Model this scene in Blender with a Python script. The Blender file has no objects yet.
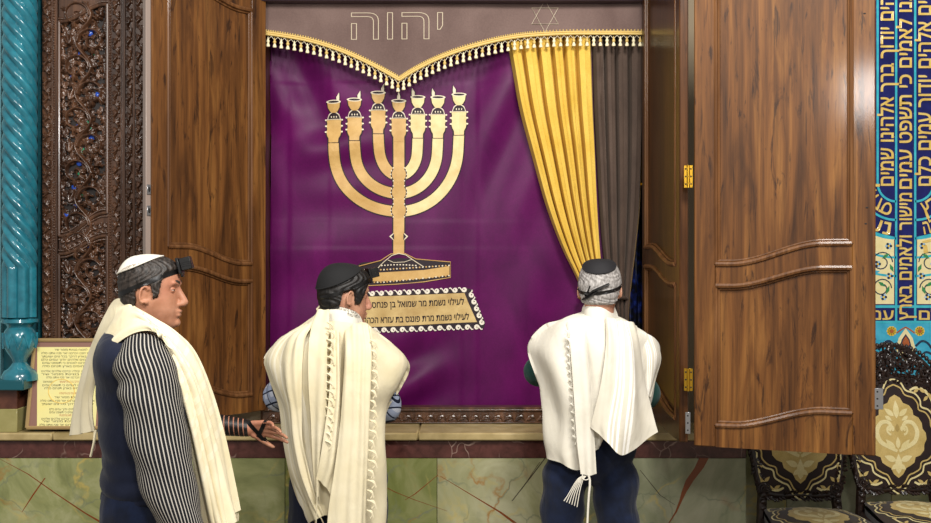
import bpy, bmesh, math, random
import numpy as np
from mathutils import Vector, Matrix
from mathutils.bvhtree import BVHTree

# ------------------------------------------------------------------ camera, world, lights, exposure
SC = bpy.context.scene
COL = SC.collection
F = 1000.0                     # focal length in pixels of a 931 px wide frame
CAMZ = 1.60
cd = bpy.data.cameras.new('camera'); cam = bpy.data.objects.new('camera', cd); COL.objects.link(cam)
cam.location = (0, 0, CAMZ); cam.rotation_euler = (math.radians(90), 0, 0)
cd.sensor_width = 36.0; cd.lens = 36.0 * F / 931.0; cd.clip_start = 0.05
SC.camera = cam
SC.view_settings.view_transform = 'Standard'; SC.view_settings.look = 'None'
SC.view_settings.gamma = 1.0; SC.view_settings.use_curve_mapping = False
SC.view_settings.exposure = 0.0
W = bpy.data.worlds.new('world'); SC.world = W; W.use_nodes = True
W.node_tree.nodes['Background'].inputs[0].default_value = (1.0, 0.97, 0.93, 1)
W.node_tree.nodes['Background'].inputs[1].default_value = 0.32

def area(name, loc, target, size, power, color=(1, 0.96, 0.9), sy=None):
    l = bpy.data.lights.new(name, 'AREA'); l.energy = power; l.size = size; l.color = color
    if sy: l.shape = 'RECTANGLE'; l.size_y = sy
    o = bpy.data.objects.new(name, l); COL.objects.link(o); o.location = loc
    o.rotation_euler = (Vector(target) - Vector(loc)).to_track_quat('-Z', 'Y').to_euler()
    return o
area('ceiling_lamp_light', (0.85, 1.2, 4.1), (0.1, 4.6, 1.3), 0.9, 190)
area('ceiling_lamp_light', (-1.6, 0.4, 3.7), (-0.5, 4.4, 1.3), 1.2, 95)
area('ceiling_lamp_light', (0.33, -0.55, 2.92), (0.0, 4.5, 1.2), 0.35, 54, (1, 0.98, 0.96))

# ------------------------------------------------------------------ helpers
def P(px, py, Y):
    """point seen at pixel (px, py) standing at distance Y"""
    return ((px - 465.5) * Y / F, Y, CAMZ - (py - 261.5) * Y / F)
def hexc(h, a=1.0):
    h = h.lstrip('#'); v = [int(h[i:i + 2], 16) / 255 for i in (0, 2, 4)]
    return tuple((c / 12.92 if c <= .04045 else ((c + .055) / 1.055) ** 2.4) for c in v) + (a,)

def smoothstep(a, b, x):
    t = np.clip((x - a) / (b - a), 0, 1); return t * t * (3 - 2 * t)

class NT:
    def __init__(s, name, rough=0.6, spec=0.5, metal=0.0):
        s.m = bpy.data.materials.new(name); s.m.use_nodes = True
        s.t = s.m.node_tree; s.b = s.t.nodes['Principled BSDF']
        s.b.inputs['Roughness'].default_value = rough; s.b.inputs['Metallic'].default_value = metal
        s.b.inputs['Specular IOR Level'].default_value = spec
    def n(s, typ, **kw):
        o = s.t.nodes.new(typ)
        for k, v in kw.items():
            if k in o.inputs.keys(): o.inputs[k].default_value = v
            else: setattr(o, k, v)
        return o
    def l(s, a, b): s.t.links.new(a, b)
    def coord(s, kind='Object', scale=(1, 1, 1), loc=(0, 0, 0), rot=(0, 0, 0)):
        c = s.n('ShaderNodeTexCoord'); mp = s.n('ShaderNodeMapping')
        s.l(c.outputs[kind], mp.inputs['Vector'])
        mp.inputs['Scale'].default_value = scale; mp.inputs['Location'].default_value = loc
        mp.inputs['Rotation'].default_value = rot
        return mp.outputs[0]
    def noise(s, vec, scale, detail=4, dist=0.0, rough=.55):
        o = s.n('ShaderNodeTexNoise'); s.l(vec, o.inputs['Vector'])
        o.inputs['Scale'].default_value = scale; o.inputs['Detail'].default_value = detail
        o.inputs['Distortion'].default_value = dist; o.inputs['Roughness'].default_value = rough
        return o.outputs['Fac']
    def ramp(s, fac, stops, interp='LINEAR'):
        o = s.n('ShaderNodeValToRGB'); s.l(fac, o.inputs[0]); e = o.color_ramp.elements
        o.color_ramp.interpolation = interp
        while len(e) < len(stops): e.new(0.5)
        for i, (p, c) in enumerate(stops):
            e[i].position = p; e[i].color = hexc(c) if isinstance(c, str) else c
        return o.outputs[0]
    def mix(s, fac, a, b, mode='MIX'):
        o = s.n('ShaderNodeMix'); o.data_type = 'RGBA'; o.blend_type = mode
        for k, v in ((0, fac), (6, a), (7, b)):
            if hasattr(v, 'node'): s.l(v, o.inputs[k])
            elif k == 0: o.inputs[0].default_value = v
            else: o.inputs[k].default_value = hexc(v) if isinstance(v, str) else v
        return o.outputs[2]
    def math(s, op, a, b=0.0, c=None):
        o = s.n('ShaderNodeMath', operation=op)
        for i, v in enumerate((a, b) if c is None else (a, b, c)):
            if hasattr(v, 'node'): s.l(v, o.inputs[i])
            else: o.inputs[i].default_value = v
        return o.outputs[0]
    def sep(s, vec):
        o = s.n('ShaderNodeSeparateXYZ'); s.l(vec, o.inputs[0]); return o.outputs
    def color(s, c):
        if hasattr(c, 'node'): s.l(c, s.b.inputs['Base Color'])
        else: s.b.inputs['Base Color'].default_value = hexc(c) if isinstance(c, str) else c
        return s
    def bump(s, h, strength=.3, dist=.002):
        o = s.n('ShaderNodeBump'); s.l(h, o.inputs['Height'])
        o.inputs['Strength'].default_value = strength; o.inputs['Distance'].default_value = dist
        s.l(o.outputs[0], s.b.inputs['Normal']); return s
    def set(s, **kw):
        for k, v in kw.items(): s.b.inputs[k.replace('_', ' ')].default_value = v
        return s

def plain(name, c, rough=.6, spec=.5, metal=0., bump=None, vary=None):
    t = NT(name, rough, spec, metal)
    if vary:
        v = t.noise(t.coord(), vary[0], 4)
        t.color(t.ramp(v, [(.3, vary[1]), (.7, c)]))
    else: t.color(c)
    if bump: t.bump(t.noise(t.coord(), bump[0], 4), bump[1], bump[2] if len(bump) > 2 else .002)
    return t.m

class B:
    """collects shapes and links them as ONE mesh object"""
    def __init__(s): s.v = []; s.f = []; s.m = []; s.uv = []
    def add(s, vs, fs, mi=0, uvs=None):
        o = len(s.v); s.v.extend([tuple(map(float, p)) for p in vs])
        for k, f in enumerate(fs):
            s.f.append([i + o for i in f]); s.m.append(mi if not isinstance(mi, (list, tuple)) else mi[k])
            s.uv.append([uvs[i] for i in f] if uvs is not None else [(0, 0)] * len(f))
        return s
    def box(s, a, b, mi=0, M=None):
        (x0, y0, z0), (x1, y1, z1) = a, b
        v = [(x0, y0, z0), (x1, y0, z0), (x1, y1, z0), (x0, y1, z0), (x0, y0, z1), (x1, y0, z1), (x1, y1, z1), (x0, y1, z1)]
        if M is not None: v = [M @ Vector(p) for p in v]
        return s.add(v, [(0, 3, 2, 1), (4, 5, 6, 7), (0, 1, 5, 4), (1, 2, 6, 5), (2, 3, 7, 6), (3, 0, 4, 7)], mi)
    def bbox(s, a, b, r=.004, mi=0, M=None):
        """box with bevelled edges"""
        bm = bmesh.new(); bmesh.ops.create_cube(bm, size=1)
        for v in bm.verts:
            v.co = Vector([(a[i] + b[i]) / 2 + v.co[i] * (b[i] - a[i]) for i in range(3)])
        bmesh.ops.bevel(bm, geom=bm.edges[:], offset=r, segments=1, profile=.5, affect='EDGES')
        bm.verts.index_update()
        vs = [(M @ v.co if M is not None else v.co.copy()) for v in bm.verts]
        s.add(vs, [[v.index for v in f.verts] for f in bm.faces], mi); bm.free(); return s
    def prism(s, poly, y0, y1, mi=0, f=None):
        """polygon of (x, z) extruded in y"""
        n = len(poly)
        v = [(x, y0, z) for x, z in poly] + [(x, y1, z) for x, z in poly]
        if f: v = [f(*p) for p in v]
        fs = [list(range(n)), list(range(2 * n - 1, n - 1, -1))] + [(i, i + n, (i + 1) % n + n, (i + 1) % n) for i in range(n)]
        return s.add(v, fs, mi)
    def strip(s, L, R, y0, y1, mi=0):
        """band between two polylines of (x, z), extruded in y"""
        n = len(L)
        for i in range(n - 1):
            s.prism([L[i], R[i], R[i + 1], L[i + 1]], y0, y1, mi)
        return s
    def tube(s, path, r, n=8, mi=0, closed=False, flat=1.0, up=None):
        p = [Vector(q) for q in path]; m = len(p)
        if not isinstance(r, (list, tuple)): r = [r] * m
        vs = []; prev = None
        for i in range(m):
            if closed: t = p[(i + 1) % m] - p[i - 1]
            else: t = p[min(i + 1, m - 1)] - p[max(i - 1, 0)]
            if t.length < 1e-9: t = Vector((0, 0, 1))
            t.normalize()
            if up is not None: a = Vector(up).cross(t)
            elif prev is None: a = t.orthogonal()
            else: a = prev - t * prev.dot(t)
            if a.length < 1e-6: a = t.orthogonal()
            a.normalize(); prev = a; b = t.cross(a)
            for k in range(n):
                w = 2 * math.pi * k / n
                vs.append(p[i] + a * (math.cos(w) * r[i]) + b * (math.sin(w) * r[i] * flat))
        fs = []
        for i in range(m if closed else m - 1):
            j = (i + 1) % m
            for k in range(n):
                fs.append((i * n + k, i * n + (k + 1) % n, j * n + (k + 1) % n, j * n + k))
        if not closed: fs += [list(range(n - 1, -1, -1)), [(m - 1) * n + k for k in range(n)]]
        return s.add(vs, fs, mi)
    def lathe(s, prof, c=(0, 0, 0), n=24, mi=0, sx=1., sy=1.):
        vs = []
        for r, z in prof:
            for k in range(n):
                w = 2 * math.pi * k / n
                vs.append((c[0] + r * math.cos(w) * sx, c[1] + r * math.sin(w) * sy, c[2] + z))
        m = len(prof); fs = []
        for i in range(m - 1):
            for k in range(n): fs.append((i * n + k, i * n + (k + 1) % n, (i + 1) * n + (k + 1) % n, (i + 1) * n + k))
        fs += [list(range(n - 1, -1, -1)), [(m - 1) * n + k for k in range(n)]]
        return s.add(vs, fs, mi)
    def ell(s, c, r, n=16, m=10, mi=0, M=None):
        vs = []; fs = []
        for i in range(1, m):
            a = math.pi * i / m
            for k in range(n):
                w = 2 * math.pi * k / n
                vs.append(Vector((r[0] * math.sin(a) * math.cos(w), r[1] * math.sin(a) * math.sin(w), r[2] * math.cos(a))))
        vs += [Vector((0, 0, r[2])), Vector((0, 0, -r[2]))]
        if M is not None: vs = [M @ v for v in vs]
        vs = [v + Vector(c) for v in vs]
        for i in range(m - 2):
            for k in range(n): fs.append((i * n + k, (i + 1) * n + k, (i + 1) * n + (k + 1) % n, i * n + (k + 1) % n))
        T = len(vs) - 2
        for k in range(n):
            fs.append((T, k, (k + 1) % n)); fs.append((T + 1, (m - 2) * n + (k + 1) % n, (m - 2) * n + k))
        return s.add(vs, fs, mi)
    def cap(s, a, ra, b, rb, n=14, mi=0):
        """tapered capsule"""
        a = Vector(a); b = Vector(b); t = (b - a).normalized(); path = []; rr = []
        for k in range(5):
            w = math.pi / 2 * k / 5; path.append(a - t * ra * math.cos(w)); rr.append(max(ra * math.sin(w), ra * .05))
        for k in range(7):
            path.append(a.lerp(b, k / 6)); rr.append(ra + (rb - ra) * k / 6)
        for k in range(5):
            w = math.pi / 2 * (k + 1) / 5; path.append(b + t * rb * math.sin(w)); rr.append(max(rb * math.cos(w), rb * .05))
        return s.tube(path, rr, n, mi)
    def chain(s, pts, rs, n=14, mi=0):
        for i in range(len(pts) - 1): s.cap(pts[i], rs[i], pts[i + 1], rs[i + 1], n, mi)
        return s
    def grid(s, G, mi=0, wrap=False, thick=0., uvs=None, flip=False):
        """G: (nu, nv, 3) points; thick > 0 gives a closed sheet of that thickness"""
        G = np.asarray(G, float); nu, nv = G.shape[:2]
        if uvs is None:
            uvs = np.stack(np.meshgrid(np.linspace(0, 1, nu), np.linspace(0, 1, nv), indexing='ij'), -1)
        idx = np.arange(nu * nv).reshape(nu, nv); fs = []
        def quads(ix, rev):
            for i in range(nu - 1):
                for j in range(nv - (0 if wrap else 1)):
                    q = [ix[i, j], ix[i + 1, j], ix[i + 1, (j + 1) % nv], ix[i, (j + 1) % nv]]
                    fs.append(q[::-1] if rev else q)
        if thick <= 0:
            quads(idx, flip); return s.add(G.reshape(-1, 3), fs, mi, uvs.reshape(-1, 2).tolist())
        N = gnormals(G, wrap); lo = G - N * thick
        quads(idx, False); i2 = idx + nu * nv; quads(i2, True)
        def edge(a, b):
            for k in range(len(a) - 1): fs.append([a[k], a[k + 1], b[k + 1], b[k]])
        if not wrap:
            edge(idx[:, 0][::-1], i2[:, 0][::-1]); edge(idx[:, -1], i2[:, -1])
            edge(idx[0], i2[0]); edge(idx[-1][::-1], i2[-1][::-1])
        else:
            r0 = list(idx[0]) + [idx[0, 0]]; r1 = list(i2[0]) + [i2[0, 0]]; edge(r0, r1)
            r0 = list(idx[-1]) + [idx[-1, 0]]; r1 = list(i2[-1]) + [i2[-1, 0]]; edge(r0[::-1], r1[::-1])
        return s.add(np.concatenate([G.reshape(-1, 3), lo.reshape(-1, 3)]), fs, mi, uvs.reshape(-1, 2).tolist() * 2)
    def build(s, name, mats, parent=None, smooth=True, ang=40, local=False, fixn=False):
        me = bpy.data.meshes.new(name)
        me.from_pydata(s.v, [], s.f); 
        if not isinstance(mats, (list, tuple)): mats = [mats]
        for m in mats: me.materials.append(m)
        me.polygons.foreach_set('material_index', s.m)
        ul = me.uv_layers.new(name='UVMap')
        ul.data.foreach_set('uv', [c for f in s.uv for p in f for c in p])
        if fixn:
            bm = bmesh.new(); bm.from_mesh(me); bmesh.ops.recalc_face_normals(bm, faces=bm.faces); bm.to_mesh(me); bm.free()
        if smooth:
            me.polygons.foreach_set('use_smooth', [True] * len(me.polygons))
            me.set_sharp_from_angle(angle=math.radians(ang))
        me.update()
        o = bpy.data.objects.new(name, me); COL.objects.link(o)
        if parent is not None: own(o, parent, local)
        return o

def own(o, parent, local=False):
    o.parent = parent
    if not local: o.matrix_parent_inverse = WORLD(parent).inverted()
def WORLD(o):
    M = Matrix.LocRotScale(o.location, o.rotation_euler, o.scale)
    if o.parent is not None: M = WORLD(o.parent) @ o.matrix_parent_inverse @ M
    return M

def gnormals(G, wrap=False):
    if wrap:
        E = np.concatenate([G[:, -1:], G, G[:, :1]], 1); dv = (E[:, 2:] - E[:, :-2])
    else: dv = np.gradient(G, axis=1)
    du = np.gradient(G, axis=0); n = np.cross(du, dv); l = np.linalg.norm(n, axis=2, keepdims=True); l[l < 1e-12] = 1
    return n / l

def cr(A, n):
    """Catmull-Rom resampling of an array of points along axis 0"""
    A = np.asarray(A, float); m = len(A); t = np.linspace(0, m - 1, n); out = []
    for x in t:
        i = min(int(x), m - 2); f = x - i
        p0 = A[i - 1] if i > 0 else 2 * A[i] - A[i + 1]; p1 = A[i]; p2 = A[i + 1]
        p3 = A[i + 2] if i + 2 < m else 2 * A[i + 1] - A[i]
        out.append(.5 * ((2 * p1) + (-p0 + p2) * f + (2 * p0 - 5 * p1 + 4 * p2 - p3) * f * f + (-p0 + 3 * p1 - 3 * p2 + p3) * f ** 3))
    return np.array(out)

def surf(rows, nu, nv, fold=None, pix=True):
    """dense grid through control rows of (px, py, Y) points; fold(u, v) pushes it along its normal"""
    R = [cr([P(*q) if pix else q for q in r], nv) for r in rows]
    G = cr(np.array(R), nu)
    if fold is not None:
        U, V = np.meshgrid(np.linspace(0, 1, nu), np.linspace(0, 1, nv), indexing='ij')
        N = gnormals(G); N = np.where(N[..., 1:2] > 0, -N, N) if pix else N
        G = G + N * fold(U, V)[..., None]
    if pix and gnormals(G)[..., 1].mean() > 0: pass
    return G

def gsample(G, u, v):
    nu, nv = G.shape[:2]; x = min(max(u, 0), 1) * (nu - 1); y = min(max(v, 0), 1) * (nv - 1)
    i = min(int(x), nu - 2); j = min(int(y), nv - 2); a = x - i; b = y - j
    return (G[i, j] * (1 - a) * (1 - b) + G[i + 1, j] * a * (1 - b) + G[i, j + 1] * (1 - a) * b + G[i + 1, j + 1] * a * b)

def thing(name, label, cat, loc=(0, 0, 0), rotz=0., group=None):
    o = bpy.data.objects.new(name, None); COL.objects.link(o); o.empty_display_size = .05
    o.location = loc; o.rotation_euler = (0, 0, rotz); o['label'] = label; o['category'] = cat
    if group: o['group'] = group
    return o
def tag(o, label, cat, group=None):
    o['label'] = label; o['category'] = cat
    if group: o['group'] = group
    return o
def struct(o):
    o['kind'] = 'structure'; return o

def text_polys(s, size=1.0, outline=0.0, bold=0.0):
    """(verts, faces) of a line of Hebrew, given in reading order, as flat mesh in the xy plane, centred on x"""
    def one(outl):
        cu = bpy.data.curves.new('t', 'FONT'); cu.body = s[::-1]; cu.size = size; cu.align_x = 'CENTER'; cu.resolution_u = 3
        if outl: cu.fill_mode = 'NONE'; cu.bevel_depth = outl; cu.bevel_resolution = 0
        o = bpy.data.objects.new('t', cu); COL.objects.link(o)
        dg = bpy.context.evaluated_depsgraph_get(); dg.update()
        me = bpy.data.meshes.new_from_object(o.evaluated_get(dg))
        v = [x.co.copy() for x in me.vertices]; f = [list(p.vertices) for p in me.polygons]
        bpy.data.meshes.remove(me); bpy.data.objects.remove(o); bpy.data.curves.remove(cu)
        return v, f
    if outline: return one(outline)
    v, f = one(0)
    i = 0
    while i + 8 <= len(v):                  # dalet: two overlapping bars that the text filler joins wrongly
        q = v[i:i + 8]
        def bar(a, c): return len({round(p.x, 4) for p in q[a:c]}) == 2 and len({round(p.y, 4) for p in q[a:c]}) == 2
        if bar(0, 4) and bar(4, 8) and any(min(g) >= i and max(g) < i + 8 and min(g) < i + 4 <= max(g) for g in f):
            f = [g for g in f if not (min(g) >= i and max(g) < i + 8)] + [[i, i + 3, i + 2, i + 1], [i + 4, i + 7, i + 6, i + 5]]
            lo = min(p.y for p in q[4:8])
            for p in q[0:4]: p.y = min(p.y, lo)
            i += 8
        else: i += 1
    if bold:
        v2, f2 = one(bold); n = len(v); v = v + v2; f = f + [[i + n for i in q] for q in f2]
    return v, f

# ---- carved relief: height field pressed from round strokes
class Relief:
    def __init__(s, w, h, res): s.w, s.h, s.res = w, h, res; s.nx = int(w / res) + 1; s.nz = int(h / res) + 1; s.H = np.zeros((s.nx, s.nz))
    def dot(s, x, z, r, h):
        i0 = max(int((x - r) / s.res), 0); i1 = min(int((x + r) / s.res) + 2, s.nx)
        j0 = max(int((z - r) / s.res), 0); j1 = min(int((z + r) / s.res) + 2, s.nz)
        if i1 <= i0 or j1 <= j0: return
        X = np.arange(i0, i1)[:, None] * s.res - x; Z = np.arange(j0, j1)[None] * s.res - z
        d = 1 - (X * X + Z * Z) / (r * r)
        s.H[i0:i1, j0:j1] = np.maximum(s.H[i0:i1, j0:j1], h * np.sqrt(np.clip(d, 0, 1)))
    def stroke(s, pts, r0, r1, h):
        pts = np.array(pts); d = np.linalg.norm(np.diff(pts, axis=0), axis=1).sum(); n = max(int(d / (s.res * 1.2)), 3)
        q = cr(pts, n)
        for k, (x, z) in enumerate(q):
            t = k / (n - 1); r = r0 + (r1 - r0) * t; s.dot(x, z, r, h * (.55 + .45 * r / max(r0, r1)))
    def leaf(s, x, z, a, L, w, h):
        for da in (-.75, 0, .75):
            l = L * (1 if da == 0 else .72)
            n = max(int(l / (s.res * 1.2)), 3)
            for k in range(n + 1):
                t = k / n; b = a + da * (1 - .5 * t)
                s.dot(x + l * t * math.cos(b), z + l * t * math.sin(b), max(w * math.sin(math.pi * min(t * .8 + .15, 1)), s.res * 1.1), h * (1 - .3 * t))
    def spiral(s, cx, cz, R, a0, turns, sgn, r, h):
        n = 26; pts = []
        for k in range(n):
            t = k / (n - 1); a = a0 + sgn * turns * 2 * math.pi * t; rr = R * (1 - .82 * t)
            pts.append((cx + rr * math.cos(a), cz + rr * math.sin(a)))
        s.stroke(pts, r, r * .6, h)
        return pts
    def rinceau(s, x0, x1, z0, z1, pitch, r, h, rnd, grapes=True):
        cx = (x0 + x1) / 2; hw = (x1 - x0) / 2; n = max(int((z1 - z0) / pitch), 1); p = (z1 - z0) / n
        s.stroke([(cx + hw * .35 * math.sin(math.pi * k / 4), z0 + p * k / 4) for k in range(4 * n + 1)], r, r, h)
        for k in range(n):
            sg = 1 if k % 2 else -1; zc = z0 + p * (k + .5); R = min(hw * .62, p * .6)
            pts = s.spiral(cx + sg * hw * .36, zc, R, math.pi if sg > 0 else 0, 1.3, -sg, r * .9, h)
            for j in range(2, 22, 3):
                x, z = pts[j]; a = math.atan2(z - zc, x - cx - sg * hw * .36) + rnd.uniform(-.6, .3) * sg
                s.leaf(x, z, a, R * .55, r * .8, h * rnd.uniform(.7, 1))
            ox = cx - sg * hw * .62; oz = zc + rnd.uniform(-.1, .1) * p
            if grapes and k % 2 == 0:
                for g in range(12):
                    s.dot(ox + rnd.uniform(-.25, .25) * hw, oz + rnd.uniform(-.3, .3) * p, r * .9, h * .95)
            else: s.leaf(ox, oz - .2 * p, math.pi / 2 + rnd.uniform(-.5, .5), p * .5, r * 1.1, h * .9)
    def beads(s, x, z0, z1, step, r, h):
        z = z0
        while z < z1: s.dot(x, z, r, h); z += step
    def emit(s, b, ox, oy, oz, mi=0, cut=None, mask=None, back=0.0):
        """front faces -y; height rises towards -y; cut drops everything below that height"""
        X = ox + np.arange(s.nx) * s.res; Z = oz + np.arange(s.nz) * s.res
        G = np.stack([np.repeat(X[:, None], s.nz, 1), oy - s.H, np.repeat(Z[None], s.nx, 0)], -1)
        idx = np.arange(s.nx * s.nz).reshape(s.nx, s.nz)
        keep = np.ones((s.nx - 1, s.nz - 1), bool)
        Hm = np.maximum(np.maximum(s.H[:-1, :-1], s.H[1:, :-1]), np.maximum(s.H[:-1, 1:], s.H[1:, 1:]))
        if cut is not None: keep &= Hm > cut
        if mask is not None: keep &= mask(X[:-1, None] + s.res / 2 - ox, Z[None, :-1] + s.res / 2 - oz)
        I, J = np.nonzero(keep)
        fs = np.stack([idx[I, J], idx[I + 1, J], idx[I + 1, J + 1], idx[I, J + 1]], 1).tolist()
        used = np.unique(np.array(fs)); mp = np.zeros(s.nx * s.nz, int); mp[used] = np.arange(len(used))
        b.add(G.reshape(-1, 3)[used], mp[np.array(fs)].tolist(), mi)
        return b

# ------------------------------------------------------------------ materials
def wood(name, dark, mid, light, rough=.5, streak=1.0, sc=1.0):
    t = NT(name, rough, .18)
    v = t.coord('Object', (9 * sc, 9 * sc, .8 * sc))
    n1 = t.noise(v, 1.6, 5, 1.2, .6)
    base = t.ramp(n1, [(.25, dark), (.5, mid), (.75, light)])
    v2 = t.coord('Object', (46 * sc, 46 * sc, 1.1 * sc))
    n2 = t.noise(v2, 1.5, 4, .3, .6)
    grain = t.ramp(n2, [(.36, (.48, .44, .40, 1)), (.64, (1.15, 1.13, 1.1, 1))])
    c = t.mix(.75, base, grain, 'MULTIPLY')
    v3 = t.coord('Object', (17 * sc, 17 * sc, 2.2 * sc), (3, 1, 7))
    n3 = t.noise(v3, 1.3, 6, 2.2, .65)
    st = t.ramp(n3, [(.57, (0, 0, 0, 1)), (.66, (1, 1, 1, 1))])
    f = t.math('MULTIPLY', st, .62 * streak)
    c = t.mix(f, c, '#1d0d05')
    t.color(c).bump(n2, .12, .001)
    t.set(Coat_Weight=.16, Coat_Roughness=.12)
    return t.m
M = {}
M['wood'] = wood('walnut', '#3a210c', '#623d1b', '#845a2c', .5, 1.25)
M['wood_dark_shaded'] = wood('dark_and_shaded_walnut', '#2c1a0d', '#452a16', '#5c3b20', .33, .8)  # dark jambs, and shade painted into the right inner door leaf
M['wood_mould'] = wood('moulding_wood', '#4d3019', '#654225', '#7b5635', .45, .3)
M['wood_carved'] = wood('carved_wood', '#311e14', '#4e3424', '#6e4d38', .3, .3); M['wood_carved'].node_tree.nodes['Principled BSDF'].inputs['Specular IOR Level'].default_value = .55
M['wood_recess_shade'] = plain('recess_shade_wood', '#150a06', .5)  # near-black colour paints the shade deep in the carving's recesses
M['teal'] = plain('teal_glaze', '#2b7f90', .2, .6, vary=(16, '#195c6c'))
M['teal'].node_tree.nodes['Principled BSDF'].inputs['Coat Weight'].default_value = .5
M['teal_dark'] = plain('dark_teal_paint', '#12505a', .4)
M['teal_light'] = plain('pale_teal_paint', '#7fb6bf', .35)
M['gold_metal'] = plain('brass', '#d9a938', .28, .5, 1.0)
M['steel'] = plain('steel', '#b9b9bb', .3, .5, 1.0)
M['hole'] = plain('dark_hole', '#0b0a0a', .8)

def onyx(name, a, b, c, seed):
    t = NT(name, .14, .5)
    v = t.coord('Object', (1, 1, 1), (seed * 3.1, seed * 1.7, seed * 5.3))
    n = t.noise(v, 2.6, 6, 1.6, .6)
    base = t.ramp(n, [(.28, a), (.5, b), (.72, c)])
    def veins(scale, w, col, base, dist, off):
        nz = t.n('ShaderNodeTexNoise'); t.l(v, nz.inputs['Vector']); nz.inputs['Scale'].default_value = 4; nz.inputs['Detail'].default_value = 5
        vm = t.n('ShaderNodeVectorMath', operation='MULTIPLY_ADD'); t.l(nz.outputs['Color'], vm.inputs[0])
        vm.inputs[1].default_value = (dist,) * 3; t.l(v, vm.inputs[2])
        vo = t.n('ShaderNodeTexVoronoi', feature='DISTANCE_TO_EDGE'); t.l(vm.outputs[0], vo.inputs['Vector']); vo.inputs['Scale'].default_value = scale
        m = t.ramp(vo.outputs['Distance'], [(0, (1, 1, 1, 1)), (w, (0, 0, 0, 1))])
        n2 = t.noise(t.coord('Object', (1, 1, 1), (off, off, seed)), 3.0, 3)
        k = t.ramp(n2, [(.45, (0, 0, 0, 1)), (.62, (.85, .85, .85, 1))])
        return t.mix(t.math('MULTIPLY', m, k), base, col)
    base = veins(2.3, .035, '#b9a55c', base, .5, 2.0)
    base = veins(1.2, .02, '#9a6a2a', base, .7, 6.0)
    base = veins(3.7, .03, '#6f7660', base, .4, 9.0)
    n3 = t.noise(t.coord('Object', (1, 1, 1), (5, 2, seed)), 3.4, 3, .5)
    base = t.mix(t.math('MULTIPLY', t.ramp(n3, [(.64, (0, 0, 0, 1)), (.76, (1, 1, 1, 1))]), .5), base, '#8f5f3c')
    t.color(base); return t.m
M['onyx_a'] = onyx('green_onyx', '#646a40', '#8d9060', '#adac84', 1)
M['onyx_b'] = onyx('pale_green_onyx', '#7f8058', '#999872', '#b3b090', 2)
M['onyx_c'] = onyx('deep_green_onyx', '#545c2e', '#757b46', '#939364', 3)
M['onyx_d'] = onyx('grey_green_onyx', '#74785a', '#8d9074', '#a8a68c', 4)
M['vein_rust'] = plain('rust_vein', '#7c3f1c', .2)
M['vein_dark'] = plain('dark_vein', '#2c1a12', .3)
def redmarble():
    t = NT('red_marble', .2)
    v = t.coord('Object')
    base = t.ramp(t.noise(v, 22, 6, .4), [(.3, '#3d211d'), (.7, '#5c3631')])
    nz = t.n('ShaderNodeTexNoise'); t.l(v, nz.inputs['Vector']); nz.inputs['Scale'].default_value = 9
    vm = t.n('ShaderNodeVectorMath', operation='MULTIPLY_ADD'); t.l(nz.outputs['Color'], vm.inputs[0]); vm.inputs[1].default_value = (.12,) * 3; t.l(v, vm.inputs[2])
    vo = t.n('ShaderNodeTexVoronoi', feature='DISTANCE_TO_EDGE'); t.l(vm.outputs[0], vo.inputs['Vector']); vo.inputs['Scale'].default_value = 7
    m = t.ramp(vo.outputs['Distance'], [(0, (1, 1, 1, 1)), (.02, (0, 0, 0, 1))])
    k = t.ramp(t.noise(v, 6, 2), [(.5, (0, 0, 0, 1)), (.6, (.6, .6, .6, 1))])
    t.color(t.mix(t.math('MULTIPLY', m, k), base, '#b59a8c')); return t.m
M['red_marble'] = redmarble()
M['sill_stone'] = plain('cream_travertine', '#bda97a', .3, .5, vary=(11, '#9a875a'), bump=(40, .2))
M['brown_marble'] = plain('brown_marble', '#6a4232', .25, vary=(16, '#4a2b22'))
M['beige_marble'] = plain('beige_marble', '#a9a06c', .25, vary=(9, '#8d8650'))
M['plaster'] = plain('plaster', '#8a7c66', .8)
M['navy_wall'] = plain('dark_navy_wall', '#0b0e22', .6, vary=(9, '#040508'))
M['floor'] = plain('floor_stone', '#8d8270', .25, vary=(3, '#6d6454'))

# ------------------------------------------------------------------ the setting
YF = 4.63          # face of the stone plinth
struct(B().box((-3.2, -1.2, -.1), (3.2, 5.6, 0)).build('floor', M['floor'], smooth=False))
zb0, zb1, zs = .690, .772, .812
w = B(); xs = [-3.2, P(104, 0, YF)[0] - .9, P(104, 0, YF)[0], P(285, 0, YF)[0], P(437, 0, YF)[0], P(545, 0, YF)[0] + .02, 1.30]
for k in range(len(xs) - 1):
    w.bbox((xs[k] + .0012, YF, 0.001), (xs[k + 1] - .0012, 4.88, zb0 - .001), .0015, [3, 0, 0, 2, 1, 3][k])
def vein(pts, ws, mi):
    L = [P(x - w_, y, YF - .0004) for (x, y), w_ in zip(pts, ws)]; R = [P(x + w_, y, YF - .0004) for (x, y), w_ in zip(pts, ws)]
    for k in range(len(pts) - 1): w.add([L[k], R[k], R[k + 1], L[k + 1]], [(0, 1, 2, 3)], mi)
vein([(705, 456), (699, 468), (690, 480), (684, 492), (681, 500), (676, 512), (669, 523)], [5, 4.5, 4, 2.5, 1.5, 1, .6], 4)
vein([(546, 457), (530, 478), (512, 501)], [.5, .6, .5], 5)
vein([(540, 462), (533, 472), (528, 480)], [.3, .3, .3], 5)
vein([(0, 459), (28, 474), (55, 493), (85, 513), (104, 524)], [.3, .8, .9, 1.2, 2.2], 4)
vein([(45, 478), (33, 495), (22, 512)], [.7, .9, .3], 4)
vein([(372, 480), (395, 492), (415, 500), (447, 511)], [.3, .8, .8, .4], 4)
vein([(438, 475), (415, 494), (405, 500)], [.4, .8, .4], 4)
vein([(440, 476), (470, 494), (500, 512), (515, 523)], [.3, .8, 1.6, 2.2], 4)
vein([(640, 470), (660, 495), (675, 505)], [.3, .5, .3], 5)
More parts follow.
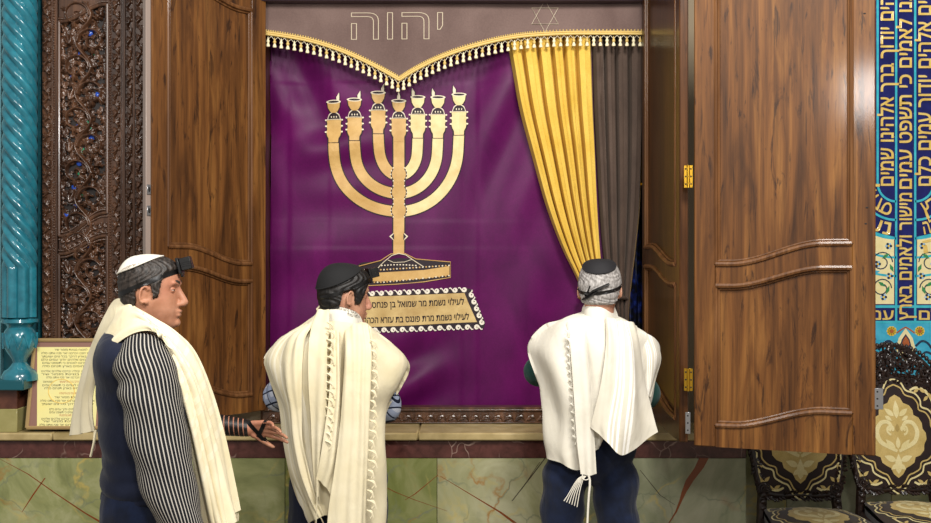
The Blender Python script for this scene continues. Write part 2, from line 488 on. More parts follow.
struct(w.build('wall_plinth', [M['onyx_a'], M['onyx_b'], M['onyx_c'], M['onyx_d'], M['vein_rust'], M['vein_dark']]))
struct(B().bbox((-3.2, YF - .004, zb0), (1.30, 4.88, zb1), .003).build('trim_red_band', M['red_marble']))
w = B(); sx = [-3.2, -1.9, -.75, P(418, 0, 4.6)[0], .55, 1.30]
for k in range(5): w.bbox((sx[k] + .0008, 4.595, zb1 + .004), (sx[k + 1] - .0008, 4.90, zs), .006)
struct(w.build('trim_stone_sill', M['sill_stone']))
struct(B().box((-3.2, 5.14, 0), (1.30, 5.3, 3.4)).build('wall_back', M['navy_wall'], smooth=False))
struct(B().box((-3.2, 4.885, 0), (-1.0, 5.14, 3.4)).build('wall_left', M['plaster'], smooth=False))
struct(B().box((.925, 4.905, 0), (1.30, 5.14, 3.4)).build('wall_middle', M['plaster'], smooth=False))
w = B()
for k, (x0, x1) in enumerate(((1.30, 1.62), (1.62, 2.15), (2.15, 2.7), (2.7, 3.2))):
    w.bbox((x0 + .001, 5.05, 0.001), (x1 - .001, 5.3, .9), .0015, (2, 1, 0, 2)[k])
w.box((1.30, 5.05, .9), (3.2, 5.3, 3.4), 3)
struct(w.build('wall_right', [M['onyx_a'], M['onyx_d'], M['onyx_b'], M['plaster']]))
# ark frame: carved threshold, lintel, jambs
rl = Relief(1.90, .074, .0022); rnd = random.Random(4)
n = 34
for k in range(n):
    x = .02 + 1.86 * k / n
    rl.stroke([(x, .014), (x + .02, .034), (x + .042, .03), (x + .05, .018)], .006, .0035, .010)
    rl.leaf(x + .012, .018, 1.0, .03, .005, .011); rl.leaf(x + .04, .03, 2.4, .02, .004, .009)
rl.stroke([(0, .066), (1.9, .066)], .007, .007, .012); rl.stroke([(0, .005), (1.9, .005)], .005, .005, .011)
b = B(); b.box((-.985, 4.862, zs + .001), (.915, 4.93, .886)); rl.emit(b, -.985, 4.8615, zs + .001)
b.bbox((-.985, 4.850, .880), (.915, 4.93, .893), .003)
struct(b.build('trim_carved_threshold', M['wood_carved']))
zl = P(0, 3, 4.85)[2]
struct(B().bbox((-1.0, 4.80, zl), (.92, 5.14, zl + .35), .006).build('trim_lintel', plain('shadow_toned_lintel', '#4a3a44', .6)))  # dark tone paints in the shadow line along the valance's top
struct(B().box((-1.0, 4.88, zs), (-.978, 5.139, zl)).build('trim_jamb_left', M['wood_dark_shaded'], smooth=False))
struct(B().box((.900, 4.93, zs), (.922, 5.139, zl)).build('trim_jamb_right', M['wood_dark_shaded'], smooth=False))

# ------------------------------------------------------------------ twisted teal column
YC = 4.65; cx = P(20, 0, YC)[0]; u = YC / F
def zpx(y, Y): return CAMZ - (y - 261.5) * Y / F
col = thing('twisted_column', 'glossy turquoise twisted column with fluted foot and vase shaped base on marble plinth', 'column', (cx, YC, zpx(388, YC)))
zt, ztw, zf = 3.2, zpx(268, YC), zpx(317, YC)
nu, nv = 300, 168; G = np.zeros((nu, nv, 3)); R0 = 16.5 * u
for i in range(nu):
    z = zf + (zt - zf) * i / (nu - 1)
    tw = max(z - ztw, 0) / .46 * 2 * math.pi
    for j in range(nv):
        a = 2 * math.pi * j / nv; ph = 7 * (a + tw) 
        big = abs(math.cos(ph / 2)); fine = .5 + .5 * math.cos(ph * 2)
        r = R0 * (.74 + .24 * big ** .7 + .03 * fine)
        G[i, j] = (cx + r * math.cos(a), YC + r * math.sin(a), z)
B().grid(G, wrap=True, flip=True).build('shaft', M['teal'], col, fixn=True)
pr = [(zpx(317, YC), 10), (zpx(319, YC), 17), (zpx(322, YC), 17.5), (zpx(324, YC), 13), (zpx(327, YC), 11.5), (zpx(331, YC), 14.5), (zpx(337, YC), 16.2),
      (zpx(344, YC), 15.8), (zpx(351, YC), 12.5), (zpx(358, YC), 8), (zpx(362, YC), 6.5), (zpx(365, YC), 8.5), (zpx(368, YC), 11), (zpx(371, YC), 15), (zpx(375, YC), 17), (zpx(380, YC), 17.5)]
pr = [(r * u, z) for z, r in pr][::-1]
b = B(); b.lathe(pr, (cx, YC, 0), 40)
for k in range(10):
    a = 2 * math.pi * k / 10; r = 15.6 * u
    b.tube([(cx + r * math.cos(a + d), YC + r * math.sin(a + d), zpx(y, YC)) for d, y in ((-.3, 333), (-.15, 340), (0, 347), (.15, 340), (.3, 333))], .006, 6)
b.build('vase_base', M['teal'], col)
B().bbox((cx - 19 * u, YC - .09, zpx(388, YC)), (cx + 12 * u, YC + .09, zpx(378, YC)), .004).build('foot_plate', M['teal_dark'], col)
b = B(); b.bbox((cx - 20 * u, 4.61, zs + .0005), (cx + 1 * u, 4.80, zpx(409, 4.61)), .002, 1)
b.bbox((cx - 20 * u, 4.61, zpx(409, 4.61)), (cx + 1 * u, 4.80, zpx(388, YC) - .0005), .002, 0)
tag(b.build('marble_plinth', [M['brown_marble'], M['beige_marble']]), 'brown and beige marble block under the turquoise column', 'plinth')
b = B(); b.box((P(-40, 0, 4.80)[0], 4.80, zs + .001), (P(40, 0, 4.8)[0], 4.884, 3.3), 0)
b.bbox((P(-40, 0, 4.79)[0], 4.765, zs + .001), (P(3, 0, 4.79)[0], 4.80, 3.3), .004, 1)
b.bbox((P(37.5, 0, 4.77)[0], 4.77, zs + .001), (P(41, 0, 4.77)[0], 4.80, 3.3), .004, 0)
struct(b.build('trim_teal_surround', [M['teal_dark'], M['teal_light']]))

# ------------------------------------------------------------------ carved panel
YP = 4.75; v = YP / F
def X(px): return P(px, 0, YP)[0]
def Z(py): return zpx(py, YP)
cp = thing('carved_screen', 'dark wood panel deeply carved with scrolling vines and coloured glass beside the turquoise column', 'carved panel', (X(92), YP, zs))
b = B(); zT = Z(-16)
def wave(x0, y0, x1, y1, n=24):
    return [(X(x0 + (x1 - x0) * k / n), Z(y0 + (y1 - y0) * float(smoothstep(.05, .95, k / n)))) for k in range(n + 1)]
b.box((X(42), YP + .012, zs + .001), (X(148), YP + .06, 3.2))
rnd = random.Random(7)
b.build('backboard', M['wood_recess_shade'], cp)
def relief_part(name, x0, x1, y0, y1, res, fill, thick=.012, cutf=None, mask=None, mats=None):
    r = Relief(X(x1) - X(x0), Z(y0) - Z(y1), res); fill(r)
    bb = B(); r.emit(bb, X(x0), YP + thick, Z(y1), cut=cutf, mask=mask)
    return bb.build(name, mats or M['wood_carved'], cp, ang=60)
def vine_field(r):
    r.rinceau(.004, r.w - .004, 0, r.h, .115, .0085, .034, rnd)
    for k in range(int(r.h / .02)):
        for e in (.008, r.w - .008): r.leaf(e, .02 * k, math.pi / 2 + rnd.uniform(-.9, .9), .022, .0045, .014)
    for k in range(int(r.w * r.h * 4200)):
        r.leaf(rnd.uniform(0, r.w), rnd.uniform(0, r.h), rnd.uniform(0, 6.28), .034, .0055, rnd.uniform(.006, .018))
topw = wave(60, 22, 108, 5); m1 = wave(60, 236, 108, 213); m2 = wave(60, 254, 108, 236)
relief_part('upper_carving', 61, 107, 2, 238, .0023, vine_field, .010, .0095)
relief_part('lower_carving', 61, 107, 232, 412, .0023, vine_field, .010, .0095)
# coloured glass set behind the pierced carving
gl = [plain('blue_glass', '#2a4fae', .1), plain('green_glass', '#2f9d74', .1), plain('violet_glass', '#6a5a8c', .1)]
for px, py, c in ((78, 55, 0), (93, 52, 1), (72, 77, 0), (90, 33, 0), (88, 121, 1), (91, 129, 1), (78, 127, 0), (91, 139, 0), (77, 143, 2), (83, 151, 1), (79, 163, 0), (80, 173, 1), (74, 187, 0), (84, 195, 1), (66, 215, 0), (91, 2, 1), (76, 205, 0), (88, 245, 0), (97, 95, 0)):
    B().ell((X(px), YP + .004, Z(py)), (.014, .006, .015), 8, 6).build('coloured_glass', gl[c], cp)
# frame around the carvings: rails and stiles with leaf bands and beads
b = B()
b.box((X(43), YP - .008, zs + .001), (X(58), YP + .012, zT)); b.box((X(108), YP - .008, zs + .001), (X(122), YP + .012, zT))
b.strip([(x, z) for x, z in topw], [(x, zT) for x, z in topw], YP - .008, YP + .012)
b.strip(m2, m1, YP - .008, YP + .012)
for xx in (124.5, 134): b.bbox((X(xx), YP - .012, zs + .001), (X(xx + 1.6), YP + .02, zT), .002)
b.box((X(122), YP + .0, zs + .001), (X(148), YP + .012, zT))
b.build('frame', M['wood_carved'], cp, ang=30)
def band(r):
    k = 0; z = .0
    while z < r.h:
        s = 1 if k % 2 else -1
        c = r.w / 2
        r.stroke([(c - s * c * .7, z), (c, z + .012), (c + s * c * .6, z + .035), (c + s * c * .1, z + .048)], .006, .003, .020)
        q = rnd.uniform(-.4, .4)
        r.leaf(c, z + .012, math.pi / 2 + s * .9 + q, .034, .0055, .018); r.leaf(c + s * .004, z + .02, math.pi / 2 - s * 1.2 + q, .026, .005, .014)
        z += rnd.uniform(.038, .05); k += 1
def bead(r): r.beads(r.w / 2, .004, r.h, .0125, .0052, .008)
def ev(b_, x0, x1, fill, y=YP - .008, y0=-16, y1=425, res=.0022):
    r = Relief(X(x1) - X(x0), Z(y0) - Z(y1), res); fill(r); r.emit(b_, X(x0), y + .001, Z(y1))
b = B()
for x0, x1 in ((44, 52), (113.5, 121)): ev(b, x0, x1, band)
ev(b, 127, 133, band, YP); ev(b, 136.5, 143.5, band, YP)
b.build('leaf_border', M['wood_carved'], cp, ang=60)
b = B()
for x0, x1 in ((53.5, 56.5), (109.5, 112.5)): ev(b, x0, x1, bead)
for line in (topw, m1, m2):
    for k in range(0, len(line) * 2):
        t = k / (len(line) * 2 - 1) * (len(line) - 1); i = min(int(t), len(line) - 2); f = t - i
        for dz in (-.016, .016) if line is not topw else (.014,):
            b.ell((line[i][0] * (1 - f) + line[i + 1][0] * f, YP - .009, line[i][1] * (1 - f) + line[i + 1][1] * f + dz), (.0058, .006, .0058), 8, 5)
b.build('bead_moulding', M['wood_carved'], cp)
b = B()
def mloop(x0, x1, top, bot):
    b.tube([(x, YP - .010, z) for x, z in top], .0085, 8); b.tube([(x, YP - .010, z) for x, z in bot], .0085, 8)
    for xx in (x0, x1): b.tube([(X(xx), YP - .010, bot[0 if xx == x0 else -1][1]), (X(xx), YP - .010, top[0 if xx == x0 else -1][1])], .0085, 8)
mloop(60, 108, topw, m1); mloop(60, 108, m2, wave(60, 415, 108, 400))
b.build('panel_moulding', M['wood_carved'], cp)
mr = B()
r = Relief(X(108) - X(60), .165, .0022)
for k in range(9):
    x = r.w * (k + .5) / 9; z = .04 + .075 * float(smoothstep(.05, .95, x / r.w))
    r.leaf(x, z + .012, .9, .03, .0052, .012); r.leaf(x, z - .004, -.3, .028, .0052, .011)
r.emit(mr, X(60), YP - .0075, Z(254) + .0, mask=lambda x, z: (z > .004 + .085 * smoothstep(.05, .95, x / r.w) + .014) & (z < .085 + .107 * smoothstep(.05, .95, x / r.w) - .014))
mr.build('rail_carving', M['wood_carved'], cp, ang=60)

# ------------------------------------------------------------------ wooden ark doors
ZB = .882
def leaf_door(name, label, pos, rotz, Wd, H, low_right, cat='door', mats=None, hinges=()):
    """local frame: x along the leaf, front faces -y, z from its bottom edge; the wavy rails run low to high"""
    t = thing(name, label, cat, pos, rotz)
    wm, mm = mats or (M['wood'], M['wood_mould'])
    s = .082; T = .036
    x0, x1 = s, Wd - s
    def wv(zlo, zhi, n=28):
        out = []
        for k in range(n + 1):
            q = k / n; e = float(smoothstep(.12, .80, q)); e = e - .06 * math.exp(-((q - .2) / .09) ** 2) * 0
            if low_right: e = float(smoothstep(.12, .80, 1 - q))
            out.append((x0 + (x1 - x0) * q, zlo + (zhi - zlo) * e))
        return out
    bw, l2, u1, tw = wv(.085, .155), wv(.625, .695), wv(.708, .785), wv(1.915, 1.985)
    f = B()
    f.bbox((0, -T, 0), (s, 0, H), .004); f.bbox((x1, -T, 0), (Wd, 0, H), .004)
    f.strip([(x, 0.0) for x, z in bw], bw, -T + .001, 0); f.strip(l2, u1, -T + .001, 0); f.strip(tw, [(x, H) for x, z in tw], -T + .001, 0)
    f.build('frame', wm, t, local=True, ang=30)
    for lo, hi in ((bw, l2), (u1, tw)):
        p = B(); zmn = min(z for x, z in lo); zmx = max(z for x, z in hi)
        p.strip([(x, z - .01) for x, z in lo], [(x, z + .01) for x, z in hi], -.022, -.004)
        p.build('panel', wm, t, local=True, ang=30)
    for lo, hi in ((bw, l2), (u1, tw)):
        m = B()
        for line in (lo, hi):
            for dz, r_ in ((0, .0105), (.013 if line is lo else -.013, .006)):
                m.tube([(x, -T + .001 if dz == 0 else -T + .010, z + dz) for x, z in line], r_, 8)
        for xx, i, dx in ((x0, 0, .011), (x1, -1, -.011)):
            m.tube([(xx, -T + .004, lo[i][1]), (xx, -T + .004, hi[i][1])], .0085, 8)
            m.tube([(xx + dx, -T + .010, lo[i][1]), (xx + dx, -T + .010, hi[i][1])], .0055, 8)
        m.build('moulding', mm, t, local=True)
    return t
def hinge(par, x, z, h, mat, w=.02, y=-.037, screws=3, barrel=True):
    b = B(); b.bbox((x - w, y - .003, z - h / 2), (x + w, y, z + h / 2), .001, 0)
    if barrel: b.tube([(x, y - .006, z - h / 2), (x, y - .006, z + h / 2)], .006, 10, 0)
    for k in range(screws):
        for sx_ in (-1, 1) if barrel else (0,):
            zz = z - h / 2 + h * (k + .5) / screws
            b.ell((x + sx_ * w * .6, y - .003, zz), (.0035, .0015, .0035), 8, 5, 1)
    return b.build('hinge', [mat, M['hole']], par, local=True)
def placed(p0, p1):
    dx, dy = p1[0] - p0[0], p1[1] - p0[1]; return math.atan2(dy, dx), math.hypot(dx, dy)
# left leaf: near edge at the carved panel, far edge at the ark opening
a0 = P(147.5, 0, 4.42); a1 = P(262, 0, 4.85)
rz, wd = placed(a0, a1)
dl = leaf_door('ark_door', 'plain brown wood ark door with wavy rails, left of the purple curtain', (a0[0], a0[1], ZB), rz, wd, 2.12, True)
b = B()
b.bbox((-.026, -.034, -.0), (-.001, -.004, 2.12), .003)
b.build('edge_strip', plain('lit_edge_wood', '#8d7d74', .35), dl, local=True)  # paler tone paints the light caught along the leaf's near edge
for zz in (zpx(190, 4.42), zpx(211, 4.42)):
    b = B(); b.bbox((-.022, -.039, zz - ZB - .022), (-.004, -.034, zz - ZB + .022), .001, 0); b.ell((-.012, -.040, zz - ZB), (.005, .002, .012), 8, 5, 1)
    b.build('latch', [M['steel'], M['hole']], dl, local=True)
# right inner leaf, standing out from the wall; its darker walnut paints in shade
c0 = P(649.5, 0, 4.835); c1 = P(688.5, 0, 3.97)
rz, wd = placed(c0, c1)
dr = leaf_door('ark_door', 'shade-darkened wood folding door leaf standing out edge-on, right of the brown curtain', (c0[0], c0[1], ZB), rz, wd, 2.12, True, mats=(M['wood_dark_shaded'], M['wood_mould']))
# outer leaf folded back to the right
e0 = P(695, 0, 3.93); e1 = P(875, 0, 3.72)
rz2, wd2 = placed(e0, e1)
do = leaf_door('ark_door', 'wide brown wood door leaf folded back in front of the two carved chairs', (e0[0], e0[1], ZB), rz2, wd2, 2.12, False)
for py in (177, 379): hinge(do, -.022, zpx(py, 3.93) - ZB, .088, M['gold_metal'], .017, -.030)
hinge(do, -.024, zpx(422, 3.93) - ZB, .085, M['steel'], .010, -.030, 3, False)
hinge(do, wd2 + .006, zpx(397.5, 3.72) - ZB, .078, M['steel'], .020, -.032, 3, False)
b = B(); 
for k, (px, py) in enumerate(((869, 208), (866, 224), (866, 15))): b.ell((wd2 - .03 - .004 * k, -.036, zpx(py, 3.72) - ZB), (.005, .0012, .003), 8, 5)
b.build('screw_hole', M['hole'], do, local=True)

# ------------------------------------------------------------------ curtains of the ark
def velvet(name, c1, c2, sheen=.6, rough=.75, tint=None, scale=9, spec=.3):
    t = NT(name, rough, spec)
    n = t.noise(t.coord('Object', (1, 1, .6)), scale, 5, .4)
    n2 = t.noise(t.coord('Object'), 130, 2)
    c = t.mix(.3, t.ramp(n, [(.3, c1), (.7, c2)]), t.ramp(n2, [(.3, (.7, .7, .7, 1)), (.7, (1.2, 1.2, 1.2, 1))]), 'MULTIPLY')
    t.color(c).bump(n2, .15, .001)
    t.set(Sheen_Weight=sheen, Sheen_Roughness=.35)
    if tint: t.b.inputs['Sheen Tint'].default_value = hexc(tint)
    return t.m
M['purple'] = velvet('purple_velvet', '#42073b', '#5b0d4f', .12, .44, '#e060c0', 5, .15)
M['gold_cloth'] = velvet('gold_velvet', '#d0a83e', '#dfbb56', .15, .7, '#ffe9a8')
M['brown_cloth'] = velvet('brown_velvet', '#43352d', '#55453b', .35, .8, '#b7a79a')
M['valance'] = velvet('taupe_velvet', '#5d4a45', '#74605a', .3, .85, '#c0b0aa', 3.5)
M['gold_lame'] = plain('gold_applique', '#cba667', .5, .4, .0, vary=(14, '#b48c4c'), bump=(60, .15))
M['gold_lame_light'] = plain('pale_gold_applique', '#e2cf99', .5, .4, .0, vary=(14, '#cdb377'), bump=(60, .15))
M['outline'] = plain('dark_stitching', '#1c0a16', .7)
M['cream_cord'] = plain('cream_cord', '#d9cdb4', .6)
M['white_thread'] = plain('white_thread', '#e6dfd0', .7)
M['gold_braid'] = plain('gold_braid', '#ccae66', .5, .4, .1, bump=(220, .6, .003))
M['tassel_pale'] = plain('pale_tassel', '#e4d9b4', .6)

YQ = 5.0; q = YQ / F
def XQ(px): return P(px, 0, YQ)[0]
def ZQ(py): return zpx(py, YQ)
def gs(x, s): return np.exp(-(x / s) ** 2)
def purple_fold(x, y):
    """displacement of the curtain at pixel grid (x, y), metres towards the viewer"""
    d = 0.004 * np.sin((x * .9 + y * .35) / 26) * gs(y - 60, 120) 
    d += .010 * np.sin((x - y * .55) / 11.0) * gs(x - 300, 42) * gs(y - 85, 60)
    d += .009 * np.sin((x + y * .5) / 12.0) * gs(x - 505, 40) * gs(y - 120, 110)
    d += .012 * np.sin((x * .55 + y) / 9.5) * gs(x - 400, 42) * gs(y - 378, 36)
    d += .006 * np.sin((x * .2 + y) / 8.0) * gs(x - 340, 46) * gs(y - 150, 46)
    d += .006 * np.sin((x + y * .15) / 17.0) * gs(y - 330, 110)
    d += .004 * np.sin((y + x * .12) / 14.0) * gs(x - 300, 90) * gs(y - 240, 80)
    d *= 2.6
    for xs_ in (290, 330, 462, 478): d += .0035 * smoothstep(-3, 3, x - xs_) - .00175
    for ys_ in (83, 221, 248): d += .003 * smoothstep(-2.5, 2.5, y - ys_) * gs(x - 350, 130)
    return d
xs_ = np.linspace(258, 672, 260); ys_ = np.linspace(0, 413, 230)
Xg, Yg = np.meshgrid(xs_, ys_, indexing='ij'); D = purple_fold(Xg, Yg)
G = np.stack([(Xg - 465.5) * q, YQ - D, CAMZ - (Yg - 261.5) * q], -1)
# keep it inside the ark, off the jambs
G[..., 0] = np.clip(G[..., 0], -.974, .70); G[..., 2] = np.maximum(G[..., 2], .858)
pc = tag(B().grid(G, thick=.004, flip=True).build('ark_curtain', M['purple'], fixn=True), 'large purple velvet ark curtain with a gold menorah, behind the three men', 'curtain')
def onto(px, py, off):
    """point of the curtain surface at a pixel of its own pattern, lifted by off"""
    d = float(purple_fold(np.array(float(px)), np.array(float(py))))
    return (XQ(px), YQ - d - off - .003, ZQ(py))
def flat(b, poly, off, mi=0, th=.002):
    bm = bmesh.new(); vs = [bm.verts.new((x, y, 0)) for x, y in poly]; bm.faces.new(vs)
    bmesh.ops.triangulate(bm, faces=bm.faces[:])
    for _ in range(6):
        es = [e for e in bm.edges if e.calc_length() > 7]
        if not es: break
        bmesh.ops.subdivide_edges(bm, edges=es, cuts=1); bmesh.ops.triangulate(bm, faces=bm.faces[:])
    bm.verts.index_update(); bm.edges.index_update(); n = len(bm.verts)
    v = [onto(q_.co.x, q_.co.y, off) for q_ in bm.verts] + [onto(q_.co.x, q_.co.y, off - th) for q_ in bm.verts]
    fs = []
    for f_ in bm.faces:
        ix = [q_.index for q_ in f_.verts]
        if f_.normal.z > 0: ix = ix[::-1]
        fs += [ix[::-1], [k_ + n for k_ in ix]]
    for e in bm.edges:
        if e.is_boundary:
            a_, c_ = e.verts[0].index, e.verts[1].index; fs.append([a_, c_, c_ + n, a_ + n])
    bm.free(); return b.add(v, fs, mi)
def band2(b, path, w, off, mi=0):
    """flat band of half width w (pixels) along a path of the pattern"""
    p = np.array(path, float); t = np.gradient(p, axis=0); t /= np.linalg.norm(t, axis=1, keepdims=True)
    nrm = np.stack([-t[:, 1], t[:, 0]], 1); w = np.broadcast_to(np.asarray(w, float), (len(p),))[:, None]
    L, R = p + nrm * w, p - nrm * w
    for k in range(len(p) - 1):
        flat(b, [tuple(L[k]), tuple(L[k + 1]), tuple(R[k + 1]), tuple(R[k])], off, mi)
def line2(b, pts, r, off, mi=0, closed=False, n=6):
    b.tube([onto(x, y, off) for x, y in pts], r, n, mi, closed)
# ---- menorah
mn = B()
tops = [(334, 118), (355, 116), (378.5, 109), (399, 117), (418, 113), (438, 113), (459, 110)]   # foot of each cup's knob
nodes = [211.5, 193.5, 175.5]
def arm(top, ny, side):
    tx, ty = top; pts = [(tx, ty + 22), (tx + side * .5, ty + 34)]
    cxn = 399 + side * -4
    x0, y0 = tx + side * .8, ty + 38; x1, y1 = 399 - side * -6 * 1, ny
    for k in range(1, 21):
        a = math.pi / 2 * k / 20
        pts.append((399 - (399 - x0) * math.cos(a), y0 + (ny - y0) * math.sin(a)))
    return pts
for i, ni in ((0, 0), (1, 1), (2, 2), (4, 2), (5, 1), (6, 0)):
    pth = arm(tops[i], nodes[ni], 1 if i < 3 else -1)
    band2(mn, pth, 6.3, .0030, 1); band2(mn, pth, 5.2, .0045, 0 if i < 3 else 2)
def ellp(cx, cy, rx, ry, n=18, a0=0, a1=2 * math.pi): return [(cx + rx * math.cos(a0 + (a1 - a0) * k / (n - 1 if a1 - a0 < 6.2 else n)), cy + ry * math.sin(a0 + (a1 - a0) * k / (n - 1 if a1 - a0 < 6.2 else n))) for k in range(n)]
band2(mn, [(399, 135), (399, 180), (399, 250)], 6.6, .0034, 1); band2(mn, [(399, 135), (399, 180), (399, 254)], 5.4, .0056, 0)
for ny in nodes:
    flat(mn, ellp(399, ny - 1, 8.2, 9), .0050, 1); flat(mn, ellp(399, ny - 1, 7, 8), .0062, 0)
    for s_ in (-1, 1):
        for k in range(5):
            a = -.8 + 1.6 * k / 4; flat(mn, ellp(399 + s_ * 8 * math.cos(a), ny - 1 + 9 * math.sin(a), .7, .7, 8), .0066, 3)
for s_ in (-1, 1):
    flat(mn, [(399 + s_ * 4, 232), (399 + s_ * 9.5, 236.5), (399 + s_ * 4, 241.5)], .0050, 3); flat(mn, [(399 + s_ * 4.6, 233.5), (399 + s_ * 7.6, 236.5), (399 + s_ * 4.6, 240)], .0062, 1)
for i, (tx, ty) in enumerate(tops):
    s_ = 1 if i < 3 else (0 if i == 3 else -1); gm = 0 if i <= 3 else 2
    body = [(tx - 7.5, ty + 2), (tx - 6.8, ty + 6), (tx - 7.8, ty + 8), (tx - 6.8, ty + 11), (tx - 7.6, ty + 14), (tx - 6.6, ty + 18), (tx - 5.0, ty + 21), (tx - 4.8, ty + 25)]
    full = body + [(2 * tx - x, y) for x, y in body[::-1]]
    def grow(pl, g):
        cx_, cy_ = np.mean(pl, axis=0); return [(x + g * np.sign(x - cx_), y + g * .6 * np.sign(y - cy_)) for x, y in pl]
    flat(mn, grow(full, 1.1), .0050, 1); flat(mn, full, .0066, gm)
    for k, yy in ((0, 2), (1, 8), (2, 14)):
        for e in (-1, 1): flat(mn, ellp(tx + e * 8.2, ty + yy, 1.1, .9, 8), .0070, 3)
    dome = ellp(tx, ty + 1.5, 6.0, 6.6, 14, math.pi, 2 * math.pi)
    flat(mn, grow(dome, .9), .0054, 3); flat(mn, dome, .0070, 1)
    for e in (-2.6, 0, 2.6): flat(mn, ellp(tx + e, ty - 1.0, .6, 1.0, 7), .0076, 3)
    line2(mn, [(tx - 8, ty + 2), (tx - 3, ty + 1.4), (tx + 3, ty + 1.4), (tx + 8, ty + 2)], .0018, .0075, 3)
    cup = [(tx - 6.6, ty - 15.2), (tx - 5.9, ty - 10), (tx - 3.8, ty - 6.4), (tx - 1.6, ty - 4.6)]
    cup = cup + [(2 * tx - x, y) for x, y in cup[::-1]]
    flat(mn, grow(cup, 1.0), .0050, 1); flat(mn, cup, .0066, gm)
    flat(mn, ellp(tx, ty - 15.6, 7.6, 1.9, 16), .0068, 3); flat(mn, ellp(tx, ty - 15.6, 5.6, 1.0, 16), .0076, 1)
    fx = tx + s_ * 4.6; fl = [(fx - 1.4, ty - 17), (fx - 1.6, ty - 20), (fx + s_ * 1.2, ty - 24.5), (fx + 1.4, ty - 20.5), (fx + 1.3, ty - 17)]
    flat(mn, grow(fl, .7), .0054, 1); flat(mn, fl, .0070, 3)
# base of the menorah
flat(mn, [(352, 268), (362, 262.5), (381, 261), (399, 258), (418, 259), (450.5, 262), (450.5, 277.5), (424, 281.5), (396, 284), (370, 285.5), (354, 283)], .0026, 1)
flat(mn, [(354, 273), (380, 272.5), (424, 270), (449.5, 266), (449.5, 275), (424, 278.5), (380, 281.5), (355, 280.5)], .0044, 0)
line2(mn, [(352, 268), (381, 260.5), (391, 254), (405, 253.5), (416, 259), (450.5, 262), (450.5, 277.5), (424, 281.8), (396, 284.2), (370, 285.6), (354, 283)], .0024, .0048, 0, True)
line2(mn, [(378, 268), (384, 262), (392, 255.5), (399, 253.5), (406, 255), (414, 260.5), (424, 267)], .0022, .0055, 3)
line2(mn, [(388, 260), (394, 262.5), (405, 262), (412, 259.5)], .0016, .0055, 3)
for k in range(30):
    t_ = k / 29; x = 355 + 94 * t_; yb = 270.3 - 4.3 * max(0, (t_ - .3) / .7); yt = 282.8 - 6.6 * max(0, (t_ - .3) / .7)
    flat(mn, ellp(x, yb - .6, .9, .8, 7), .0052, 3 if k % 2 else 0); flat(mn, ellp(x, yt - .6, .9, .8, 7), .0052, 3 if k % 2 else 0)
for k in range(12): flat(mn, ellp(382 + 34 * k / 11, 265.5 - .8 * math.sin(math.pi * k / 11), .9, .7, 7), .0052, 3)
mn.build('menorah', [M['gold_lame'], M['outline'], M['gold_lame_light'], M['cream_cord']], pc, smooth=False)
# ---- dedication plaque
pl = B()
ply = [(356, 293.5), (470, 288.5), (476, 300), (485, 322), (484, 328), (364, 332.5), (352, 328)]
flat(pl, ply, .0026, 1); flat(pl, [(360, 297), (464.5, 293), (468, 302), (477, 322), (366, 327)], .0044, 0)
def scrolls(p0, p1, n, flip):
    for k in range(n):
        f0 = k / n; x = p0[0] + (p1[0] - p0[0]) * (f0 + .5 / n); y = p0[1] + (p1[1] - p0[1]) * (f0 + .5 / n)
        L = math.hypot(p1[0] - p0[0], p1[1] - p0[1]) / n; a = math.atan2(p1[1] - p0[1], p1[0] - p0[0])
        pts = []
        for j in range(15):
            t_ = j / 14; w_ = 3.6 * math.pi * t_; r_ = 2.6 * (1 - .75 * t_)
            pts.append((r_ * math.cos(math.pi - w_) + .8 - .5 * L * 0, flip * r_ * math.sin(math.pi - w_)))
        pts = [(-L * .55, -flip * 1.8), (-L * .4, -flip * 2.2)] + pts
        line2(pl, [(x + math.cos(a) * u_ - math.sin(a) * v_, y + math.sin(a) * u_ + math.cos(a) * v_) for u_, v_ in pts], .0034, .0050, 2)
scrolls((358, 294), (468, 289.5), 12, 1); scrolls((470, 291), (483, 325), 5, 1); scrolls((482, 327), (362, 330.5), 13, 1)
plaque = pl.build('dedication_plaque', [plain('tan_gold_cloth', '#d3b97f', .5, .4, 0., vary=(9, '#a98a52')), M['outline'], M['white_thread']], pc, smooth=False)
plaque['label'] = 'gold dedication plaque with dark lettering and white scroll border'
def letter_line(s, x_right, y, width, h_px, slope, off=.0058):
    v, f = text_polys(s, 1.0, bold=.016); xs0 = min(p.x for p in v); xs1 = max(p.x for p in v)
    ks = width / (xs1 - xs0); kh = h_px / .62
    out = []
    for p in v:
        x = x_right - (xs1 - p.x) * ks; out.append(onto(x, y - p.y * kh + slope * (x - x_right), off + p.z * .05))
    return out, f
for s_, xr, y, wd_ in (('לעילוי נשמת מר שמואל בן פנחס', 464, 304.5, 92), ('לעילוי נשמת מרת פונגס בת עזרא הכהן', 469, 319.5, 104)):
    B().add(*letter_line(s_, xr, y, wd_, 5.6, -.035)).build('lettering', M['outline'], plaque, smooth=False)

